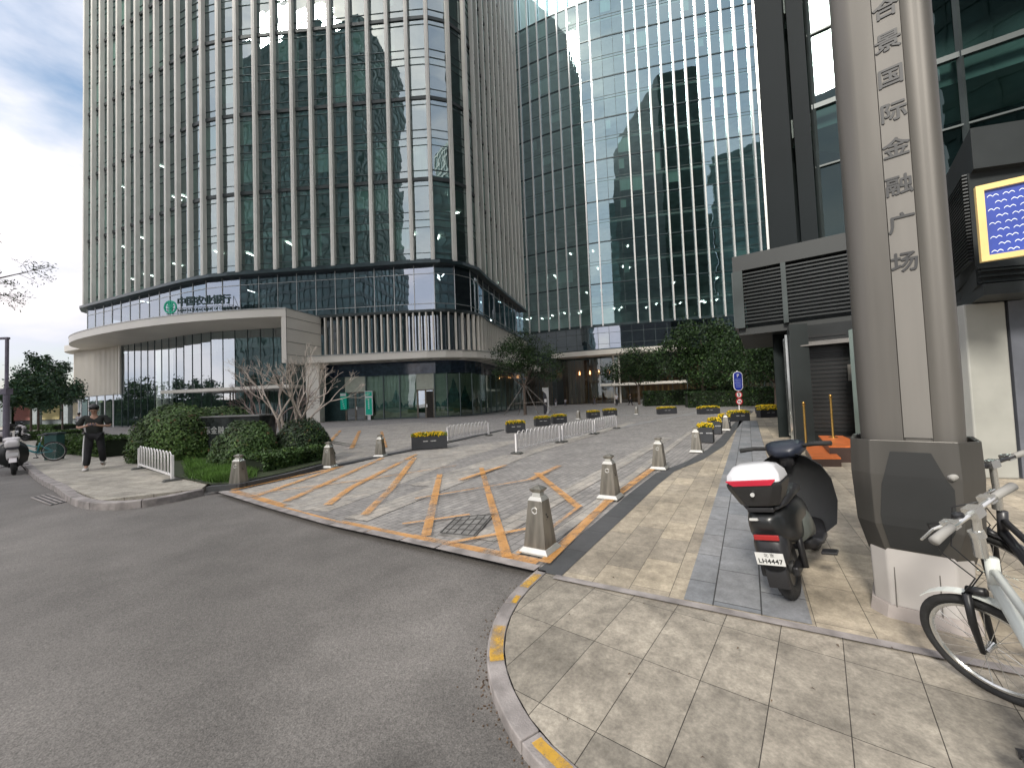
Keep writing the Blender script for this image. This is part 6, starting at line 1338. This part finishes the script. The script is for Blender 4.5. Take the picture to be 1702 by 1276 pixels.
def person(label, loc, rz, pose, shirt, trousers, shoes, scale=1.0, cat='person', group=None, detail=False, shoulder_stripe=None, hair=HAIR, skin=SKIN):
    """local: faces -Y, z up; pose: dict of joints"""
    o = thing('person', label, cat, loc, rz, group); o.scale = (scale,) * 3; p = pose
    hd = Vector(p['head'])
    J = {'pelvis': (p['pelvis'], .10), 'chest': (p['chest'], .11), 'neck': (p['neck'], .052), 'chin': (tuple(Vector(p['neck']) * .55 + hd * .45), .06), 'head': (p['head'], (.085, .10)), 'crown': (tuple(hd + (hd - Vector(p['neck'])).normalized() * .075), (.066, .08))}
    E_ = [('pelvis', 'chest'), ('chest', 'neck'), ('neck', 'chin'), ('chin', 'head'), ('head', 'crown')]
    for s_ in 'LR':
        J['sh' + s_] = (p['sh' + s_], .05); J['el' + s_] = (p['el' + s_], .038); J['wr' + s_] = (p['wr' + s_], .026); J['pa' + s_] = (p['pa' + s_], (.036, .018))
        J['hip' + s_] = (p['hip' + s_], .08); J['kn' + s_] = (p['kn' + s_], .055); J['an' + s_] = (p['an' + s_], .038); J['to' + s_] = (tuple(Vector(p['an' + s_]) + Vector((0, -.12, -.045))), .03)
        E_ += [('chest', 'sh' + s_), ('sh' + s_, 'el' + s_), ('el' + s_, 'wr' + s_), ('wr' + s_, 'pa' + s_), ('pelvis', 'hip' + s_), ('hip' + s_, 'kn' + s_), ('kn' + s_, 'an' + s_), ('an' + s_, 'to' + s_)]
        if detail:
            w_ = Vector(p['wr' + s_]); a_ = Vector(p['pa' + s_]); d = (a_ - w_).normalized(); side = Vector((0, 0, 1)); sd2 = d.cross(side).normalized()
            for q in range(4):
                b0 = a_ + side * (.024 - .016 * q); k1 = b0 + d * (.034 - .003 * abs(q - 1)) - sd2 * .004; k2 = k1 + d * .016 + Vector((0, -.020, .006)); J['f%d%sa' % (q, s_)] = (tuple(b0 + d * .008), .010); J['f%d%sb' % (q, s_)] = (tuple(k1), .0085); J['f%d%sc' % (q, s_)] = (tuple(k2), .0075)
                E_ += [('pa' + s_, 'f%d%sa' % (q, s_)), ('f%d%sa' % (q, s_), 'f%d%sb' % (q, s_)), ('f%d%sb' % (q, s_), 'f%d%sc' % (q, s_))]
            tb = w_ + (a_ - w_) * .5 + side * .03; J['t%sa' % s_] = (tuple(tb), .012); J['t%sb' % s_] = (tuple(tb + d * .03 + Vector((0, -.015, .02))), .009); E_ += [('wr' + s_, 't%sa' % s_), ('t%sa' % s_, 't%sb' % s_)]
    b_ = skin_mesh('body', J, E_, skin, o)
    # shirt
    J = {'c': (p['chest'], (.165, .125)), 'p': (tuple(Vector(p['pelvis']) + Vector((0, 0, .06))), (.165, .125)), 'h': (tuple(Vector(p['pelvis']) + Vector((0, 0, -.08))), (.17, .13)), 'n': (tuple(Vector(p['neck']) + Vector((0, 0, -.045))), (.085, .075))}
    E_ = [('c', 'p'), ('p', 'h'), ('c', 'n')]
    for s_ in 'LR':
        a_, e_ = Vector(p['sh' + s_]), Vector(p['el' + s_]); J['s' + s_] = (tuple(a_), .078); J['u' + s_] = (tuple(a_ * .5 + e_ * .5), .078); J['e' + s_] = (tuple(a_ * .1 + e_ * .9), .082); E_ += [('c', 's' + s_), ('s' + s_, 'u' + s_), ('u' + s_, 'e' + s_)]
    skin_mesh('shirt', J, E_, shirt, o)
    J = {'p': (p['pelvis'], (.15, .115))}; E_ = []
    for s_ in 'LR':
        J['h' + s_] = (p['hip' + s_], .10); J['m' + s_] = (tuple(Vector(p['hip' + s_]) * .5 + Vector(p['kn' + s_]) * .5), .092); J['k' + s_] = (p['kn' + s_], .08); a_ = Vector(p['an' + s_]) + Vector((0, 0, .02)); J['a' + s_] = (tuple(a_), .072)
        E_ += [('p', 'h' + s_), ('h' + s_, 'm' + s_), ('m' + s_, 'k' + s_), ('k' + s_, 'a' + s_)]
    tr_ = skin_mesh('trousers', J, E_, trousers, o)
    for s_ in 'LR':
        a_ = Vector(p['an' + s_]); mb = MB(); yaw = Matrix.Rotation(R(p.get('yaw' + s_, 0)), 3, 'Z') @ Matrix.Rotation(R(p.get('pit' + s_, 0)), 3, 'X')
        prof = [(.07, .034, .05), (.03, .042, .09), (-.04, .044, .085), (-.11, .047, .06), (-.16, .042, .045), (-.185, .028, .03)]
        rings = []
        for y_, w_, h_ in prof:
            rings.append([tuple(yaw @ Vector((w_ * math.copysign(abs(math.cos(t_)) ** .7, math.cos(t_)), y_, max(0, h_ * (0.5 + .5 * math.sin(t_)) if math.sin(t_) > -.3 else 0))) + Vector((a_.x, a_.y, a_.z - .075))) for t_ in [2 * math.pi * k / 12 for k in range(12)]])
        mb.loft(rings); mb.build('shoe', shoes, o, smooth=True)
    # hair: cap over the skull
    up = (hd - Vector(p['neck'])).normalized(); mb = MB(); fw_ = Vector(p.get('face', (0, -1, 0))).normalized(); rt = up.cross(fw_).normalized(); fw_ = rt.cross(up).normalized(); Mh = Matrix((rt, -fw_, up)).transposed()
    ce = hd + up * .045 - fw_ * .028
    mb.ell(ce, (.098, .105, .10), 18, 12, rot=Mh); mb.ell(ce + fw_ * .035 + up * .028, (.085, .075, .06), 14, 8, rot=Mh)
    mb.build('hair', hair, o, smooth=True)
    if detail:
        for s_ in (-1, 1):
            mb = MB(); mb.ell(hd + fw_ * .088 + rt * s_ * .032 + up * -.002, (.013, .007, .006), 8, 6, rot=Mh); mb.build('eye', mat('eye_dark', (.03, .02, .02), .3), o)
            mb = MB(); mb.ell(hd + rt * s_ * .088 - up * .01, (.01, .02, .03), 8, 6, rot=Mh); mb.build('ear', skin, o, smooth=True)
        mb = MB(); mb.loft([[tuple(hd + fw_ * a + rt * b_2 + up * c) for a, b_2, c in r_] for r_ in ([(.085, -.006, .01), (.085, .006, .01), (.095, 0, .01)], [(.08, -.016, -.035), (.08, .016, -.035), (.112, 0, -.03)])]); mb.build('nose', skin, o)
        mb = MB(); mb.ell(hd + fw_ * .086 - up * .06, (.022, .006, .006), 8, 6, rot=Mh); mb.build('mouth', mat('lips', (.30, .12, .10), .5), o)
    return o
pose_phone = dict(pelvis=(0, 0, .93), chest=(0, -.01, 1.24), neck=(0, -.03, 1.45), head=(0, -.085, 1.56), face=(0, -1, -.6),
    shR=(-.19, 0, 1.38), elR=(-.30, -.05, 1.10), wrR=(-.12, -.28, 1.14), paR=(-.055, -.315, 1.17), shL=(.19, 0, 1.38), elL=(.30, -.05, 1.12), wrL=(.12, -.28, 1.14), paL=(.055, -.315, 1.17),
    hipR=(-.09, 0, .88), knR=(-.11, -.06, .48), anR=(-.13, -.12, .085), hipL=(.09, 0, .88), knL=(.14, -.02, .50), anL=(.13, .22, .16), pitL=-22, yawR=-5)
BT = mat('black_tee', (.018, .020, .018), .8, 0, .3, 6); BTR = mat('black_trousers', (.014, .014, .017), .8, 0, .3, 5); WSH = mat('white_shoe', (.62, .60, .58), .6)
x, y = G(157, 780, ZS)
man = person('person in black T-shirt and side-striped black trousers, walking and looking down at a phone', (x, y, ZS), R(38), pose_phone, BT, BTR, WSH, 1.02, detail=True)
mb = MB(); mb.tube([(-.185, 0, .9), (-.19, -.02, .7), (-.195, -.06, .48), (-.185, -.10, .28), (-.205, -.12, .12)], [.014, .018, .018, .018, .018], 8); mb.build('side_stripe', mat('stripe_white', (.7, .7, .68), .7), man, smooth=True)
mp_ = Matrix.Rotation(R(38), 4, 'Z'); ph = Vector((x, y, ZS)) + mp_ @ Vector((0, -.335 * 1.02, 1.185 * 1.02))
mb = MB(); mb.box((0, 0, 0), (.15, .072, .009)); PH = mb.build('phone', mat('phone_case', (.05, .03, .045), .3), bevel=.004); PH.location = ph; PH.rotation_euler = (R(40), 0, R(38)); tag(PH, 'dark mobile phone held in both hands by the walking person', 'phone')
pose_stand = dict(pelvis=(0, 0, .93), chest=(0, 0, 1.24), neck=(0, 0, 1.45), head=(0, -.02, 1.57), shR=(-.18, 0, 1.38), elR=(-.23, .02, 1.12), wrR=(-.22, -.05, .88), paR=(-.22, -.07, .80), shL=(.18, 0, 1.38), elL=(.23, .02, 1.12), wrL=(.22, -.05, .88), paL=(.22, -.07, .80),
    hipR=(-.09, 0, .88), knR=(-.10, -.05, .48), anR=(-.10, 0, .085), hipL=(.09, 0, .88), knL=(.10, -.02, .48), anL=(.10, .06, .09))
WT = mat('white_tee', (.60, .58, .60), .8, 0, .05); GT = mat('grey_trousers', (.10, .10, .12), .8); DSH = mat('dark_shoe', (.03, .03, .03), .6)
pose_walk = dict(pose_stand); pose_walk.update(knR=(-.10, -.14, .49), anR=(-.10, -.22, .085), anL=(.10, .25, .15), knL=(.10, .03, .48), wrR=(-.22, .12, .90), paR=(-.22, .15, .83), wrL=(.22, -.2, .92), paL=(.22, -.25, .86))
x, y = G(131, 720, ZS); person('person in a pale grey top seen from behind, walking away by the bank corner', (x, y, ZS), R(170), pose_walk, WT, BTR, DSH, 1.0)
for (px, py, rz, ps, sh_, tr_, lab, sc_) in ((1025, 674.5, 0, pose_stand, WT, BTR, 'person in a white top and dark trousers standing before the lobby entrance', 1.0), (988, 673, 60, pose_walk, BT, GT, 'person in dark clothes walking left of the lobby entrance columns', 1.0),
        (924, 677, 20, pose_walk, GT, WT, 'small far figure in dark top and light trousers right of the white totem', .8), (940, 675.5, -20, pose_walk, WT, GT, 'small far figure in a white top just right of another by the totem', .75), (851, 679, 40, pose_stand, GT, BTR, 'dim figure in grey standing in shade left of the staked tree', 1.0), (1048, 674, 100, pose_walk, BT, BTR, 'person in black right of the lobby entrance under the low canopy', 1.0)):
    x, y = G(px, py); person(lab, (x, y, .02), R(rz), ps, sh_, tr_, DSH, sc_)
# lounge seats before the lobby
for k, (px, lab) in enumerate(((1078, 'pale draped lounge seat before the lobby glass, left of two'), (1118, 'pale draped lounge seat before the lobby glass, right of two'))):
    x, y = P(px, 672, 66)[0], 66; o = thing('lounge_seat', lab, 'seat', (x, y, .01), 0, 'lounge seats at the lobby'); mb = MB(); mb.loft([sect(-1.4, .5, 0, .45), sect(-.6, .7, 0, .8), sect(.5, .7, 0, 1.1), sect(1.3, .4, 0, .5)]); mb.build('cushion', mat('pale_cushion', (.45, .43, .40), .8), o, smooth=True)
# poster pavilion far left
px0 = -104.0; PV = thing('poster_pavilion', 'low pavilion with bright posters between pillars, far left beyond the street trees', 'pavilion', (-80, 70, ZS)); pm = mat('pavilion_grey', (.22, .25, .26), .7); 
mb = MB(); mb.box((-78, 71.5, 5.6), (36, 5, 1.0)); mb.box((-78, 74, 2.6), (36, .3, 5.2)); mb.build('roof', pm, PV, world=True)
for k in range(7): mb = MB(); mb.box((-94 + k * 5.4, 69.4, 2.6), (1.0, .8, 5.0)); mb.build('pillar', pm, PV, world=True)
for k, c in enumerate(((.75, .35, .32), (.75, .65, .35), (.8, .72, .55), (.55, .62, .5), (.8, .75, .6), (.7, .6, .4))):
    mb = MB(); mb.box((-91.3 + k * 5.4, 73.7, 2.5), (3.6, .1, 2.9)); mb.build('poster', mat('poster_%s' % 'abcdef'[k], c, .5, 0, .2, .8, col2=tuple(min(1, q * 1.25) for q in c)), PV, world=True)

hedge('tall dark hedge beyond the left edge of the picture, mirrored in the lobby glass', (-94, -30), (-94, 95), 3.0, 4.2, 16000, .3, 0, leaf=LGD, fx=.1)

# a scatter of dry leaves and grit on the pavement and along the kerb
mb = MB()
for k in range(20):
    px = random.uniform(900, 1560); py = random.uniform(900, 1270); x, y = G(px, py)
    if (x - PYX) ** 2 + (y - PYY) ** 2 < .12: continue
    a = random.uniform(0, 6.3); l = random.uniform(.005, .014); w = l * .45; c, s_ = math.cos(a), math.sin(a)
    mb.quad((x - c * l, y - s_ * l, .016), (x + s_ * w, y - c * w, .024), (x + c * l, y + s_ * l, .017), (x - s_ * w, y + c * w, .022))
for k in range(260):
    t = random.uniform(0, 3.6); q = KP.at(t, (-1 if IO > 0 else 1) * abs(random.gauss(0, .05)) - (0 if IO > 0 else 0))[0]; mb.box((q[0], q[1], ZA + .003), (.007, .005, .005), random.uniform(0, 3))
o = mb.build('leaf_litter', mat('dry_leaf', (.10, .065, .04), .9, 0, .4, 9)); tag(o, 'scattered dry leaves and grit on the paving and kerb', 'leaf litter', kind='stuff')
